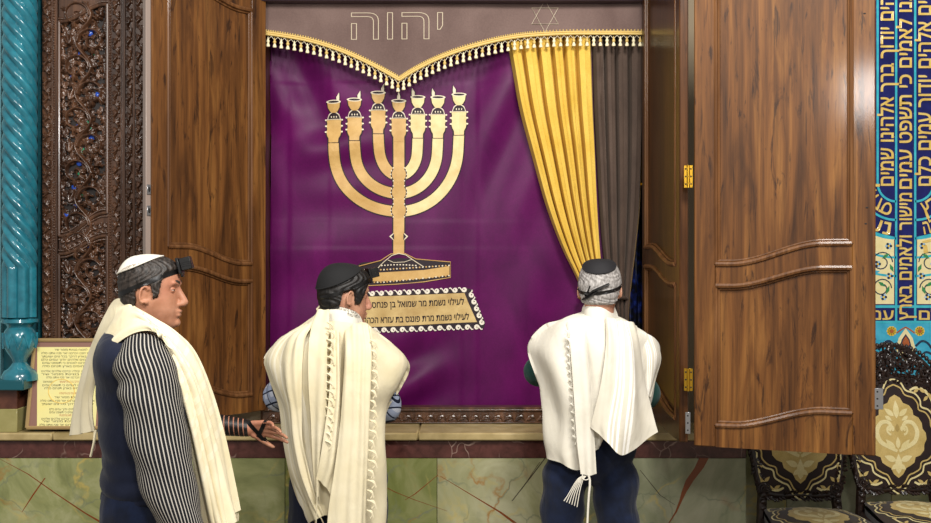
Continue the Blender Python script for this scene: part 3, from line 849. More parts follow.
# ---- gold and brown side curtain
def pleated(name, label, top, left, right, yy, npl, depth, Y0, mat, seed, extra=None):
    """left / right: edge x at the heights yy"""
    nv_, nu_ = npl * 32, 90
    L = np.interp(np.linspace(yy[0], yy[-1], nu_), yy, left); Rr = np.interp(np.linspace(yy[0], yy[-1], nu_), yy, right)
    k5 = np.ones(9) / 9
    sm = lambda a: np.convolve(np.pad(a, 4, 'edge'), k5, 'valid')
    L, Rr = sm(L), sm(Rr); ys2 = np.linspace(yy[0], yy[-1], nu_)
    rn = np.random.RandomState(seed); ph = np.cumsum(rn.uniform(.75, 1.25, npl + 1)); ph = (ph - ph[0]) / (ph[-1] - ph[0]) * npl
    G = np.zeros((nu_, nv_, 3))
    for i in range(nu_):
        v_ = np.linspace(0, 1, nv_); w_ = np.interp(v_ * npl, np.arange(npl + 1), ph)
        fr = w_ - np.floor(w_)
        prof = .85 * smoothstep(0, .10, fr) * smoothstep(0, .10, 1 - fr) + .15 * np.sin(np.pi * fr)
        x = L[i] + (Rr[i] - L[i]) * v_ + .8 * np.sin(2 * np.pi * fr) * (Rr[i] - L[i]) / npl * .18
        Yd = Y0 - depth * prof - .006 * np.sin(v_ * 9 + i * .05)
        G[i, :, 0] = (x - 465.5) * Y0 / F; G[i, :, 1] = Yd; G[i, :, 2] = CAMZ - (ys2[i] - 261.5) * Y0 / F
    b = B().grid(G, thick=.003, flip=True)
    return b, G
b, Gg = pleated('', '', 0, [503, 508, 519, 530, 545, 560, 572, 581, 587, 586, 584, 583], [591, 591, 593, 595, 597, 599, 601, 603, 605, 608, 612, 616], [20, 45, 110, 150, 205, 245, 270, 285, 310, 335, 370, 405], 6, .075, 4.965, None, 3)
gc = tag(b.build('side_curtain', M['gold_cloth'], fixn=True), 'golden yellow pleated curtain tied back in front of the purple curtain', 'curtain')
b, Gb = pleated('', '', 0, [592, 592, 594, 596, 599, 602, 607, 612, 616, 620], [643, 643, 642.5, 641.5, 639, 635, 630, 627, 627, 628], [20, 45, 110, 150, 205, 245, 285, 310, 350, 405], 4, .065, 4.972, None, 8)
bc = tag(b.build('side_curtain', M['brown_cloth'], fixn=True), 'dark brown pleated curtain hanging between the golden curtain and the right door', 'curtain')
b = B()
for i in range(8, 90, 2):
    p_ = Gb[i, -1]; b.ell((p_[0] + .004, p_[1] - .004, p_[2]), (.0035, .0035, .005), 8, 5)
b.tube([(p_[0] + .004, p_[1] - .004, p_[2]) for p_ in Gb[6:, -1]], .003, 6)
b.build('beaded_edge', plain('antique_gold_beads', '#7d6238', .5), bc)
# tie-back rings
for name_, x0, x1, y, lab, par, m_ in (('tie_back', 580, 606, 297, '', gc, M['gold_braid']), ('tie_back', 608, 626, 299, '', bc, M['brown_cloth'])):
    pts = []
    for k in range(24):
        a = 2 * math.pi * k / 24; pts.append(P((x0 + x1) / 2 + (x1 - x0) / 2 * 1.05 * math.cos(a), y + 2 * math.sin(a), 4.925 + .050 * math.sin(a)))
    B().tube(pts, .010, 8, closed=True).build(name_, m_, par)
# small brass bracket on the dark back of the ark
b = B(); b.tube([P(646, 184, 4.905), P(641, 184, 4.885)], .006, 8); b.bbox((P(643.5, 0, 4.9)[0], 4.885, zpx(192, 4.9)), (P(646, 0, 4.9)[0], 4.893, zpx(181, 4.9)), .001)
tag(b.build('curtain_hook', M['gold_metal']), 'small brass hook on the jamb right of the brown curtain', 'hook')
b = B()
rn = random.Random(3)
tt = NT('blue_velvet', .6); tt.color(tt.ramp(tt.noise(tt.coord(), 24, 5), [(.48, '#05060f'), (.62, '#12246a'), (.7, '#2b4bb0')])); M['blue_cloth'] = tt.m
Gx = np.zeros((40, 30, 3))
for i in range(40):
    for j in range(30):
        Gx[i, j] = P(630 + 36 * j / 29, 215 + 196 * i / 39, 5.06); Gx[i, j, 1] += .014 * math.sin(j * .9 + i * .06)
Gx[..., 0] = np.minimum(Gx[..., 0], .893); Gx[..., 2] = np.maximum(Gx[..., 2], zs + .003)
tag(B().grid(Gx, thick=.003, flip=True).build('scroll_cover', M['blue_cloth'], fixn=True), 'dark blue cloth glimpsed in the gap between brown curtain and right door', 'cloth')

# ---- valance
YV = 4.865
edge = [(262, 36), (285, 39), (310, 43.5), (335, 51), (357, 60), (380, 71.5), (399.5, 82.5)]
edge2 = [(399.5, 82.5), (415, 73), (435, 63), (458, 54), (485, 46), (510, 40.5), (535, 37.5), (570, 36), (610, 36.2), (648, 36.5)]
E = np.concatenate([cr(edge, 60)[:-1], cr(edge2, 100)]); E[:, 1] -= 1.5; E[:, 0] = np.clip(E[:, 0], 265.5, 643)
val = thing('valance', 'taupe velvet valance with outlined Hebrew letters, star and gold tassel fringe', 'valance', P(399, 60, YV))
def vpt(px, py, off=0.):
    d = .006 * math.sin(px / 31) * min(1, max(0, (py + 30) / 60)); x, y, z = P(px, py, YV); return (x, y - d - off, z)
G = np.array([[vpt(x, -28 + (y + 28) * t_) for t_ in np.linspace(0, 1, 14)] for x, y in E]).transpose(1, 0, 2)
B().grid(G, thick=.004, flip=True).build('cloth', M['valance'], val, fixn=True)
bb = B(); bb.tube([vpt(x, y - .5, .006) for x, y in E], .0065, 8); bb.tube([vpt(x, y - 2.6, .006) for x, y in E], .005, 6)
for k, (x, y) in enumerate(E): bb.ell(vpt(x, y - 4.2, .006), (.0042, .005, .005), 7, 4)
bb.build('braid', M['gold_braid'], val)
seg = np.linalg.norm(np.diff(E, axis=0), axis=1); cum = np.concatenate([[0], np.cumsum(seg)]); nt_ = 60
net = B(); tops_ = []
for k in range(nt_):
    s_ = cum[-1] * (k + .5) / nt_; x = np.interp(s_, cum, E[:, 0]); y = np.interp(s_, cum, E[:, 1]); tops_.append((x, y))
    t_ = B(); o_ = vpt(x, y + 2, .006)
    t_.lathe([(.001, -.050), (.0085, -.048), (.0095, -.041), (.006, -.033), (.0045, -.028), (.0045, -.027)], o_, 10, 0)
    t_.lathe([(.0045, -.030), (.008, -.025), (.0085, -.020), (.005, -.013), (.0025, -.006), (.002, 0)], o_, 10, 1 if k % 2 else 0)
    t_.build('tassel', [M['tassel_pale'], M['gold_braid']], val)
for k in range(nt_ - 1):
    (xa, ya), (xb, yb) = tops_[k], tops_[k + 1]
    net.tube([vpt(xa, ya + 4.5, .006), vpt((xa + xb) / 2, (ya + yb) / 2 + 1, .006), vpt(xb, yb + 4.5, .006)], .0016, 5)
net.build('fringe_net', M['cream_cord'], val)
# outlined letters, sewn on in cord
v, f = text_polys('יהוה', 1.0, outline=.007)
x0, x1 = min(p.x for p in v), max(p.x for p in v); y0, y1 = min(p.y for p in v), max(p.y for p in v)
lt = B(); pts = []
for p in v:
    px = 351 + (p.x - x0) / (x1 - x0) * 92; py = 39.5 - (p.y - y0) / (y1 - y0) * 27; o_ = vpt(px, py, .002 + p.z * .02); pts.append(o_)
lt.add(pts, f); lt.build('outlined_letters', plain('muted_cord', '#b9ab92', .7), val)
st = B()
for r0 in (0, math.pi):
    st.tube([vpt(545 + 15.2 * math.sin(a + r0), 16 - 16 * math.cos(a + r0), .003) for a in (0, 2 * math.pi / 3, 4 * math.pi / 3)], .0022, 6, closed=True)
st.build('star', M['cream_cord'], val)

# ------------------------------------------------------------------ framed sheet of text on the sill
fr = thing('framed_text', 'framed yellow sheet of Hebrew text leaning on the sill beside the turquoise column', 'framed text', P(65, 428, 4.66))
def fp(px, py, off=0.):
    Y = 4.625 + .075 * (428 - py) / 88; x, y, z = P(px, py, Y); return (x, y - off, z)
def quad(b, c, off, th, mi=0):
    v = [fp(x, y, off) for x, y in c] + [fp(x, y, off - th) for x, y in c]
    return b.add(v, [(3, 2, 1, 0), (4, 5, 6, 7), (0, 1, 5, 4), (1, 2, 6, 5), (2, 3, 7, 6), (3, 0, 4, 7)], mi)
A = [(27.5, 427.5), (101, 427.5), (108, 340), (35.5, 340)]
quad(B(), A, .004, .012).build('backing', plain('mauve_mount', '#8a6558', .7), fr, fixn=True, smooth=False)
b = B()
for k in range(4): b.tube([fp(*A[k], .006), fp(*A[(k + 1) % 4], .006)], .009, 6)
b.build('picture_frame', plain('gilt_frame', '#b79a6a', .35, .5, .3), fr)
S = [(37.5, 427), (96, 427), (101, 347), (37.8, 347)]
sheet = quad(B(), S, .006, .002).build('sheet', plain('yellow_paper', '#ecdf8c', .7, vary=(6, '#e6dfa0')), fr, fixn=True, smooth=False)
psalm = ['למנצח בנגינת מזמור שיר', 'אלהים יחננו ויברכנו יאר פניו אתנו סלה', 'לדעת בארץ דרכך בכל גוים ישועתך', 'יודוך עמים אלהים יודוך עמים כלם', 'ישמחו וירננו לאמים כי תשפט עמים', 'מישור ולאמים בארץ תנחם סלה', 'ארץ נתנה יבולה יברכנו אלהים אלהינו']
tb = B(); tr = B()
for k, (yy, x0_, x1_, red) in enumerate(((349.5, 55, 88, 0), (353, 42, 97, 0), (356.3, 42, 97, 0), (359.5, 42, 97, 0), (362.7, 43, 97, 0), (366, 43, 97, 0), (371, 42, 96, 0), (374, 42, 96, 0), (377.2, 47, 96, 0), (381.5, 60, 90, 1), (381.5, 44, 54, 0), (385, 43, 96, 0), (388, 45, 95, 0), (393, 60, 80, 1), (397, 55, 92, 0), (400.5, 41, 95, 0), (403.7, 42, 94, 0), (409, 50, 90, 0), (412, 50, 90, 0), (415, 60, 75, 1), (418.5, 42, 93, 0), (421, 43, 93, 0), (424.5, 40, 92, 0))):
    v, f = text_polys(psalm[k % 7], 1.0); a0_, a1_ = min(p.x for p in v), max(p.x for p in v)
    pts = [fp(x0_ + (p.x - a0_) / (a1_ - a0_) * (x1_ - x0_), yy + 1 - p.y * 3.0, .0068) for p in v]
    (tr if red else tb).add(pts, f)
tb.build('text_lines', plain('black_ink', '#1d1a16', .8), sheet, smooth=False); tr.build('text_lines', plain('red_ink', '#a8422a', .8), sheet, smooth=False)
st_ = B()
ring_ = [fp(62 + 13 * math.cos(a), 391 + 12 * math.sin(a), .0064) for a in np.linspace(0, 2 * math.pi, 30)[:-1]]
st_.tube(ring_, .0022, 5, closed=True); st_.build('faint_emblem', plain('pale_orange_ink', '#e8c76c', .8), sheet)

# ------------------------------------------------------------------ tiled mural on the right wall
YT = 5.048; mu = thing('tile_mural', 'blue tile mural of Hebrew verses forming a menorah, right of the folded door', 'tile mural', P(905, 340, YT))
def tp(px, py, off=0.): x, y, z = P(px, py, YT); return (x, y - off, z)
def glaze(name, c1, c2, rough=.12): 
    t = NT(name, rough, .6); n = t.noise(t.coord(), 20, 3); t.color(t.ramp(n, [(.3, c1), (.7, c2)]))
    br = t.n('ShaderNodeTexBrick'); v = t.coord('Object', (1, 1, 1), (0, 0, 0), (math.radians(90), 0, 0)); t.l(v, br.inputs['Vector'])
    br.offset = 0; br.inputs['Scale'].default_value = 1; br.inputs['Brick Width'].default_value = .15; br.inputs['Row Height'].default_value = .15; br.inputs['Mortar Size'].default_value = .0015
    t.bump(t.math('SUBTRACT', 1.0, br.outputs['Fac']), .5, .002); return t.m
T_ = [glaze('navy_tile', '#0d1250', '#161c66'), glaze('cyan_line', '#2aa3b8', '#46bccb'), glaze('cream_tile', '#e6d69a', '#efe2b0'), glaze('turquoise_tile', '#2f9fc0', '#4ab4d0'), glaze('gold_letter', '#d9b457', '#e7cc7c'), glaze('dark_leaf', '#123a4a', '#1c1f4a'), glaze('green_leaf', '#2d7a45', '#3f9159'), glaze('sun_yellow', '#e7b92c', '#f0cc48'), glaze('rust_center', '#9a4a22', '#b8642e'), glaze('pale_blue_flower', '#86b4d6', '#b5d0e4')]
def tq(b, poly, off, mi, th=.001):
    n = len(poly); v = [tp(x, y, off) for x, y in poly] + [tp(x, y, off - th) for x, y in poly]
    return b.add(v, [list(range(n))[::-1], list(range(n, 2 * n))] + [(i, (i + 1) % n, (i + 1) % n + n, i + n) for i in range(n)], mi)
def rect(b, x0, y0, x1, y1, off, mi): return tq(b, [(x0, y0), (x1, y0), (x1, y1), (x0, y1)], off, mi)
def tband(b, pts, w, off, mi):
    p = np.array(pts, float); t = np.gradient(p, axis=0); t /= np.linalg.norm(t, axis=1, keepdims=True); n_ = np.stack([-t[:, 1], t[:, 0]], 1)
    for k in range(len(p) - 1): tq(b, [tuple(p[k] + n_[k] * w), tuple(p[k + 1] + n_[k + 1] * w), tuple(p[k + 1] - n_[k + 1] * w), tuple(p[k] - n_[k] * w)], off, mi)
CX = 905.0     # axis of the painted menorah
bg = B(); bg.box(tp(812, 395, .006)[:1] + (YT - .006,) + tp(812, 395)[2:], (tp(1010, -60)[0], YT - .0005, tp(0, -60)[2]), 0)
rect(bg, 812, 322, 1010, 395, .0068, 3); rect(bg, 812, 308, 1010, 322, .0068, 0)
for y_ in (306.5, 322): tband(bg, [(812, y_), (1010, y_)], 1.3, .0076, 1)
bg.build('tiles', T_, mu, smooth=False)
# branches: pairs of cyan lines, straight above y 185, quarter arcs below
br = B()
YA = 183.0
for s_ in (-1, 1):
    for r_ in (9.5, 28.0, 46.5, 65.0, 84.0, 102.5):
        x = CX + s_ * r_
        if r_ < 10: tband(br, [(x, -60), (x, 322)], 1.1, .0080, 1)
        else:
            arc = [(x, -60), (x, YA)] + [(CX + s_ * (9.5 + (r_ - 9.5) * math.cos(a)), YA + (r_ - 9.5) * 1.0 * math.sin(a)) for a in np.linspace(.08, math.pi / 2, 16)]
            tband(br, arc, 1.1, .0080, 1)
br.build('branch_lines', T_, mu, smooth=False)
# cream flower fields below the arcs
fl = B()
for s_ in (-1, 1):
    R3 = 46.5 - 9.5 + 2
    poly = [(CX + s_ * 11.5, 304)] + [(CX + s_ * 95, 304), (CX + s_ * 95, 195)] + [(CX + s_ * (9.5 + R3 * 1.9 * math.cos(a)), YA - 4 + (R3 + 22) * math.sin(a) * .98) for a in np.linspace(.25, math.pi / 2, 14)] + [(CX + s_ * 11.5, YA + R3 + 18)]
    yt = 238
    poly = [(CX + s_ * 11.5, 304), (CX + s_ * 92, 304), (CX + s_ * 92, 200), (CX + s_ * 70, 215), (CX + s_ * 45, 228), (CX + s_ * 25, 235), (CX + s_ * 11.5, yt)]
    tq(fl, poly if s_ > 0 else poly[::-1], .0074, 2); tband(fl, [(CX + s_ * 92, 200), (CX + s_ * 70, 215), (CX + s_ * 45, 228), (CX + s_ * 25, 235), (CX + s_ * 11.5, yt)], 1.2, .0084, 1)
    def spir(cx_, cy_, r_, a0, dirn, tn=1.2): return [(cx_ + r_ * (1 - .6 * k / 20) * math.cos(a0 + dirn * tn * 2 * math.pi * k / 20), cy_ + r_ * (1 - .6 * k / 20) * math.sin(a0 + dirn * tn * 2 * math.pi * k / 20)) for k in range(21)]
    for cy_, r_ in ((262, 11), (288, 10)):
        for off_x in (24, 50, 76):
            tband(fl, spir(CX + s_ * off_x, cy_, r_, 0 if s_ < 0 else math.pi, s_), .55, .0084, 5)
    for (ox, oy) in ((17, 246), (28, 264), (16, 276), (22, 297), (34, 285), (45, 255), (60, 275), (75, 250)):
        for k in range(6):
            a = k * math.pi / 3; tq(fl, [(CX + s_ * ox + 2.1 * math.cos(a) + 1.4 * math.cos(w_), oy + 2.1 * math.sin(a) + 1.4 * math.sin(w_)) for w_ in np.linspace(0, 2 * math.pi, 8)[:-1]], .0088, 9 if k % 2 else 5)
        tq(fl, [(CX + s_ * ox + 1.1 * math.cos(w_), oy + 1.1 * math.sin(w_)) for w_ in np.linspace(0, 2 * math.pi, 8)[:-1]], .0096, 7)
    for (ox, oy, a, m_) in ((20, 256, .6, 6), (14, 268, 2, 6), (24, 284, -.6, 6), (30, 272, .2, 3), (18, 290, 1.2, 6), (34, 248, -1, 3), (40, 292, .4, 6), (55, 262, 1.7, 3)):
        tq(fl, [(CX + s_ * (ox + 4.5 * math.cos(a)), oy + 4.5 * math.sin(a)), (CX + s_ * (ox + 1.8 * math.sin(a)), oy - 1.8 * math.cos(a)), (CX + s_ * (ox - 4.5 * math.cos(a)), oy - 4.5 * math.sin(a)), (CX + s_ * (ox - 1.8 * math.sin(a)), oy + 1.8 * math.cos(a))][::s_], .0088, m_)
# sunflowers and pointed medallions on the turquoise border
for sx_ in (-14, 14, 52, 90, -52):
    for k in range(10):
        a = k * math.pi / 5; tq(fl, [(CX + sx_ + 3.4 * math.cos(a) + 1.7 * math.cos(w_), 331 + 3.4 * math.sin(a) + 1.7 * math.sin(w_)) for w_ in np.linspace(0, 2 * math.pi, 8)[:-1]], .0080, 7)
    tq(fl, [(CX + sx_ + 2.1 * math.cos(w_), 331 + 2.1 * math.sin(w_)) for w_ in np.linspace(0, 2 * math.pi, 10)[:-1]], .0090, 8)
for sx_ in (0, 70):
    for sc_, m_, o_ in ((1, 2, .0080), (.55, 5, .0088), (.38, 8, .0096)):
        tq(fl, [(CX + sx_, 341 - 13 * sc_), (CX + sx_ + 7 * sc_, 341 - 3 * sc_), (CX + sx_ + 10 * sc_, 341 + 8 * sc_), (CX + sx_ + 5 * sc_, 341 + 16 * sc_), (CX + sx_, 341 + 21 * sc_), (CX + sx_ - 5 * sc_, 341 + 16 * sc_), (CX + sx_ - 10 * sc_, 341 + 8 * sc_), (CX + sx_ - 7 * sc_, 341 - 3 * sc_)], o_, m_)
for s_ in (-1, 1):
    for pts in ([(10, 346), (16, 341), (22, 343), (27, 350)], [(14, 360), (20, 352), (30, 356)], [(30, 338), (36, 344), (34, 352)]):
        tband(fl, [(CX + s_ * x, y) for x, y in cr(pts, 10)], 1.1, .0080, 5)
    tband(fl, [(CX + s_ * x, y) for x, y in cr([(9, 333), (5, 330), (0, 327)], 8)], .7, .0078, 8)
fl.build('flower_painting', T_, mu, smooth=False)
# verses, set sideways, reading downwards
ve = B()
def verse(s, cxp, ytop, ybot, wpx):
    v, f = text_polys(s, 1.0, bold=.018); a0_, a1_ = min(p.x for p in v), max(p.x for p in v)
    k = (ybot - ytop) / (a1_ - a0_)
    ve.add([tp(cxp + wpx / 2 - (p.y + .0) * wpx / .60, ybot - (p.x - a0_) * k, .0095 + p.z * .06) for p in v], f, 4)
    return k
verse('ירננו לאמים כי תשפט עמים', CX - .2, -20, 189, 12)
verse('מישור ולאמים בארץ', CX - .2, 193, 320, 12)
verse('עמים אלהים יודוך עמים כלם', CX + 19, -22, 186, 12.5)
verse('אלהים יודוך ברך אלהינו שמים', CX - 18.6, -24, 186, 12.5)
verse('יודוך עמים אלהים יברכנו', CX + 37.5, -24, 190, 12.5); verse('ויראו אותו כל אפסי ארץ', CX - 37.5, -24, 190, 12.5)
verse('יאר פניו אתנו סלה', CX + 56, -24, 190, 12.5); verse('לדעת בארץ דרכך בכל גוים', CX + 74.5, -24, 190, 12.5); verse('ישמחו וירננו לאמים כי תשפט', CX + 93, -24, 190, 12.5)
def arc_verse(s, r_, s_, a_from, a_to):
    v, f = text_polys(s, 1.0, bold=.018); x0_, x1_ = min(p.x for p in v), max(p.x for p in v); out = []
    for p in v:
        t_ = (p.x - x0_) / (x1_ - x0_); a = a_from + (a_to - a_from) * t_; rr = r_ - 5.5 + p.y * 12 / .6 if s_ < 0 else r_ + 6 - p.y * 12 / .6
        out.append(tp(CX + s_ * (9.5 + rr * math.cos(a)), YA + rr * math.sin(a), .0095 + p.z * .06))
    ve.add(out, f, 4)
arc_verse('ארץ', 27, 1, 1.35, .3); arc_verse('סלה', 27, -1, .3, 1.4)
arc_verse('תנחם סלה', 46, 1, 1.4, .2); arc_verse('נתנה', 46, -1, .4, 1.45); arc_verse('יבולה', 64.5, 1, 1.45, .4)
def hline(s, xl, xr, yb):
    v, f = text_polys(s, 1.0, bold=.018); x0_, x1_ = min(p.x for p in v), max(p.x for p in v)
    ve.add([tp(xl + (p.x - x0_) / (x1_ - x0_) * (xr - xl), yb - p.y * 9 / .6, .0095 + p.z * .06) for p in v], f, 4)
hline('כלם', CX + 13, CX + 46, 319.5); hline('עמים', CX - 52, CX - 12, 319.5)
ve.build('verse_lettering', T_, mu, smooth=False)

# ------------------------------------------------------------------ people: tools
def remesh(b, voxel, smooth=3):
    """one continuous surface around everything collected in b -> (verts array, faces list)"""
    me = bpy.data.meshes.new('r'); me.from_pydata(b.v, [], b.f)
    bm = bmesh.new(); bm.from_mesh(me); bmesh.ops.recalc_face_normals(bm, faces=bm.faces); bm.to_mesh(me); bm.free()
    o = bpy.data.objects.new('r', me); COL.objects.link(o)
    m = o.modifiers.new('r', 'REMESH'); m.mode = 'VOXEL'; m.voxel_size = voxel
    m2 = o.modifiers.new('s', 'SMOOTH'); m2.iterations = smooth; m2.factor = .5
    dg = bpy.context.evaluated_depsgraph_get(); dg.update()
    r = bpy.data.meshes.new_from_object(o.evaluated_get(dg))
    n = len(r.vertices); V = np.empty(n * 3); r.vertices.foreach_get('co', V); V = V.reshape(-1, 3)
    fs = [list(p.vertices) for p in r.polygons]; Nn = np.empty(n * 3); r.vertices.foreach_get('normal', Nn); Nn = Nn.reshape(-1, 3)
    bpy.data.meshes.remove(r); bpy.data.objects.remove(o); bpy.data.meshes.remove(me)
    return V, fs, Nn

HEADZ = [(.118, -.005, -.02, .006), (.113, .035, -.055, .036), (.102, .060, -.076, .054), (.082, .079, -.091, .066), (.058, .088, -.099, .073),
         (.034, .091, -.101, .0755), (.016, .086, -.100, .0755), (-.006, .083, -.096, .074), (-.03, .084, -.089, .0715), (-.05, .085, -.080, .067),
         (-.068, .083, -.070, .0615), (-.084, .080, -.060, .055), (-.1, .081, -.045, .046), (-.112, .076, -.02, .034), (-.119, .060, .01, .016)]
def head_prims(b, H, neck_to, S=1.0, nose=1.0, neck_r=.056):
    """adds head and neck to b; H maps head-local (x forward, y left, z up) to the world"""
    Z = cr(np.array(HEADZ), 44); G = []
    for z, xf, xb, w_ in Z:
        ring = []
        for k in range(36):
            a = 2 * math.pi * k / 36; c, s_ = math.cos(a), math.sin(a)
            e = .82 if c > 0 else .95
            xm = (xf + xb) / 2 - .006
            x = xm + (xf - xm if c > 0 else xm - xb) * abs(c) ** e * (1 if c > 0 else -1)
            ring.append(H @ Vector((x, w_ * abs(s_) ** .92 * (1 if s_ > 0 else -1), z)))
        G.append(ring)
    m = len(G); vs = [p for r in G for p in r]; fs = []
    for i in range(m - 1):
        for k in range(36): fs.append((i * 36 + k, i * 36 + (k + 1) % 36, (i + 1) * 36 + (k + 1) % 36, (i + 1) * 36 + k))
    fs += [list(range(36)), [(m - 1) * 36 + k for k in range(35, -1, -1)]]
    b.add(vs, fs)
    L = lambda x, y, z: H @ Vector((x, y, z))
    b.chain([L(.080, 0, .022), L(.092, 0, -.006), L(.098 + .004 * nose, 0, -.030)], [.0085, .0105, .0125])
    for s_ in (-1, 1):
        b.cap(L(.090, s_ * .010, -.037), .0085, L(.100, s_ * .006, -.036), .0095)
        b.chain([L(.086, s_ * .012, .032), L(.078, s_ * .042, .034)], [.0075, .006])           # brow ridge
        b.ell(L(.048, s_ * .042, -.020), (.020, .012, .020), M=H.to_3x3())                      # cheekbone
        R3 = H.to_3x3() @ Matrix.Rotation(s_ * -.35, 3, 'Z') @ Matrix.Rotation(.2, 3, 'Y')
        n_ = 14                                                                                   # ear: rim, lobe and bowl
        rim = [L(-.012, s_ * .076, 0) + R3 @ Vector((.016 * math.cos(a) - .006, s_ * (.009 - .003 * math.cos(a)), .030 * math.sin(a) - .002)) for a in np.linspace(-2.0, 2.6, n_)[::-1]]
        rim = [L(-.012, s_ * .076, 0) + R3 @ Vector((-.0135 * math.cos(a), s_ * (.007 + .005 * math.cos(a * .5)), .026 * math.sin(a))) for a in np.linspace(-1.9, 2.4, n_)]
        for k in range(n_ - 1): b.cap(rim[k], .0046, rim[k + 1], .0046, 8)
        b.ell(L(-.010, s_ * .077, -.002), (.012, .005, .021), M=R3); b.ell(L(-.004, s_ * .077, -.026), (.007, .005, .009), M=R3)
    b.cap(L(.082, -.017, -.0605), .0062, L(.082, .017, -.0605), .0062); b.cap(L(.089, -.008, -.060), .0055, L(.089, .008, -.060), .0055)
    b.cap(L(.084, -.013, -.0725), .0068, L(.084, .013, -.0725), .0068); b.ell(L(.074, 0, -.098), (.016, .020, .015), M=H.to_3x3())
    b.cap(L(-.022, 0, -.045), neck_r, neck_to, neck_r * 1.12, 20)
def face_carve(V, H):
    """presses eye sockets and the mouth line into the remeshed head"""
    Hi = np.array(H.inverted()); L = V @ Hi[:3, :3].T + Hi[:3, 3]; fwd = np.array(H.to_3x3() @ Vector((1, 0, 0)))
    d = np.zeros(len(V))
    front = L[:, 0] > .03
    for s_ in (-1, 1):
        r2 = ((L[:, 1] - s_ * .031) / .017) ** 2 + ((L[:, 2] - .012) / .012) ** 2; d -= .008 * np.exp(-r2) * front
    d -= .003 * np.exp(-((L[:, 2] + .0665) / .0022) ** 2 - (L[:, 1] / .018) ** 2) * (L[:, 0] > .05)
    d -= .002 * np.exp(-((L[:, 2] + .052) / .004) ** 2 - (L[:, 1] / .004) ** 2) * (L[:, 0] > .05)
    return V + d[:, None] * fwd
def eyes(H, par, brow, iris):
    for s_ in (-1, 1):
        b = B(); c = H @ Vector((.0655, s_ * .031, .012)); b.ell(c, (.0118,) * 3, 16, 12, 0)
        d = H.to_3x3() @ Vector((1, 0, 0)); b.ell(c + d * .0070, (.0066,) * 3, 12, 10, 1)
        R3 = H.to_3x3()
        for lo, hi in ((.10, 1.5), (-1.5, -.28)):                                         # upper and lower lid
            G = [[tuple(c + R3 @ Vector((.0130 * math.cos(e) * math.cos(t), .0130 * math.sin(t), .0130 * math.sin(e) * (.10 + .90 * math.cos(t)) + .0022 * (1 - math.cos(t)) * 0))) for t in np.linspace(-1.4, 1.4, 13)] for e in np.linspace(lo, hi, 8)]
            b.grid(np.array(G), 2, thick=.0012)
        b.build('eye', [M['eye_white'], iris, M['skin']], par, fixn=True)
        b = B(); b.tube([H @ Vector((.0890 - .013 * t * t - .003 * t, s_ * (.012 + .032 * t), .033 + .006 * math.sin(t * 2.4))) for t in np.linspace(0, 1, 10)], [.0028 + .0028 * math.sin(math.pi * min(t + .15, 1)) for t in np.linspace(0, 1, 10)], 8)
        b.build('eyebrow', brow, par)
def hair_from(V, fs, Nn, H, par, mat, mask, thick=.011, rough=.004, seed=0, name='hair'):
    """hair shell grown from the head's own surface; mask(local) > 0 inside, in metres from its border"""
    Hi = np.array(H.inverted()); L = V @ Hi[:3, :3].T + Hi[:3, 3]; m_ = mask(L)
    near = (np.abs(L[:, 0]) < .16) & (np.abs(L[:, 1]) < .078) & (np.abs(L[:, 2]) < .16)
    ok = (m_ > 0) & near
    sel = [f for f in fs if all(ok[i] for i in f)]
    used = sorted({i for f in sel for i in f}); mp = {i: k for k, i in enumerate(used)}; n = len(used)
    U = V[used]; NN = Nn[used]; rn = np.random.RandomState(seed)
    lu = L[used]; wav = .5 + .5 * np.sin(lu[:, 0] * 260 + 9 * np.sin(lu[:, 2] * 60) + lu[:, 1] * 190)
    t_ = thick * smoothstep(0, .014, m_[used]) + rough * wav * smoothstep(0, .01, m_[used]) + .0008
    out = U + NN * t_[:, None]; inn = U - NN * .003
    b = B(); fsn = [[mp[i] for i in f] for f in sel]
    from collections import Counter
    cnt = Counter()
    for f in fsn:
        for a, c in zip(f, f[1:] + f[:1]): cnt[(a, c)] += 1
    rimf = [[c, a, a + n, c + n] for (a, c) in cnt if (c, a) not in cnt]
    b.add(np.concatenate([out, inn]), fsn + [[i + n for i in f[::-1]] for f in fsn] + rimf)
    return b.build(name, mat, par, ang=80)
def bvh_of(*objs):
    vs, fs = [], []
    for o in objs:
        k = len(vs); W_ = WORLD(o); vs += [W_ @ v.co for v in o.data.vertices]; fs += [[i + k for i in p.vertices] for p in o.data.polygons]
    return BVHTree.FromPolygons(vs, fs)
def skullcap(bv, H, par, mat, axis, ang, off=.004, center=(-.005, 0, .02), name='skullcap', th=.004, smooth=6, pw=1.):
    c = H @ Vector(center); ax = (H.to_3x3() @ Vector(axis)).normalized(); u = ax.orthogonal().normalized(); w_ = ax.cross(u)
    nr, na = 18, 48; D = np.zeros((nr, na))
    dirs = [[(ax * math.cos(ang * i / (nr - 1)) + (u * math.cos(2 * math.pi * k / na) + w_ * math.sin(2 * math.pi * k / na)) * math.sin(ang * i / (nr - 1))).normalized() for k in range(na)] for i in range(nr)]
    for i in range(nr):
        for k in range(na):
            h = bv.ray_cast(c + dirs[i][k] * .3, -dirs[i][k], .3); D[i, k] = .3 - h[3] if h[0] is not None else .1
    for _ in range(smooth):
        E = np.pad(D, ((0, 0), (1, 1)), 'wrap'); D2 = (E[:, :-2] + 2 * E[:, 1:-1] + E[:, 2:]) / 4
        E = np.pad(D2, ((1, 1), (0, 0)), 'edge'); D2 = (E[:-2] + 2 * E[1:-1] + E[2:]) / 4; D2[0] = D2[0].mean(); D = np.maximum(D2, D * .0 + D2)
    G = np.array([[tuple(c + dirs[i][k] * (D[i, k] + off)) for k in range(na)] for i in range(nr)])
    b = B(); b.grid(G, wrap=True, thick=th); b.tube([tuple(p) for p in G[-1]], .0028, 6, closed=True)
    return b.build(name, mat, par, fixn=True), G
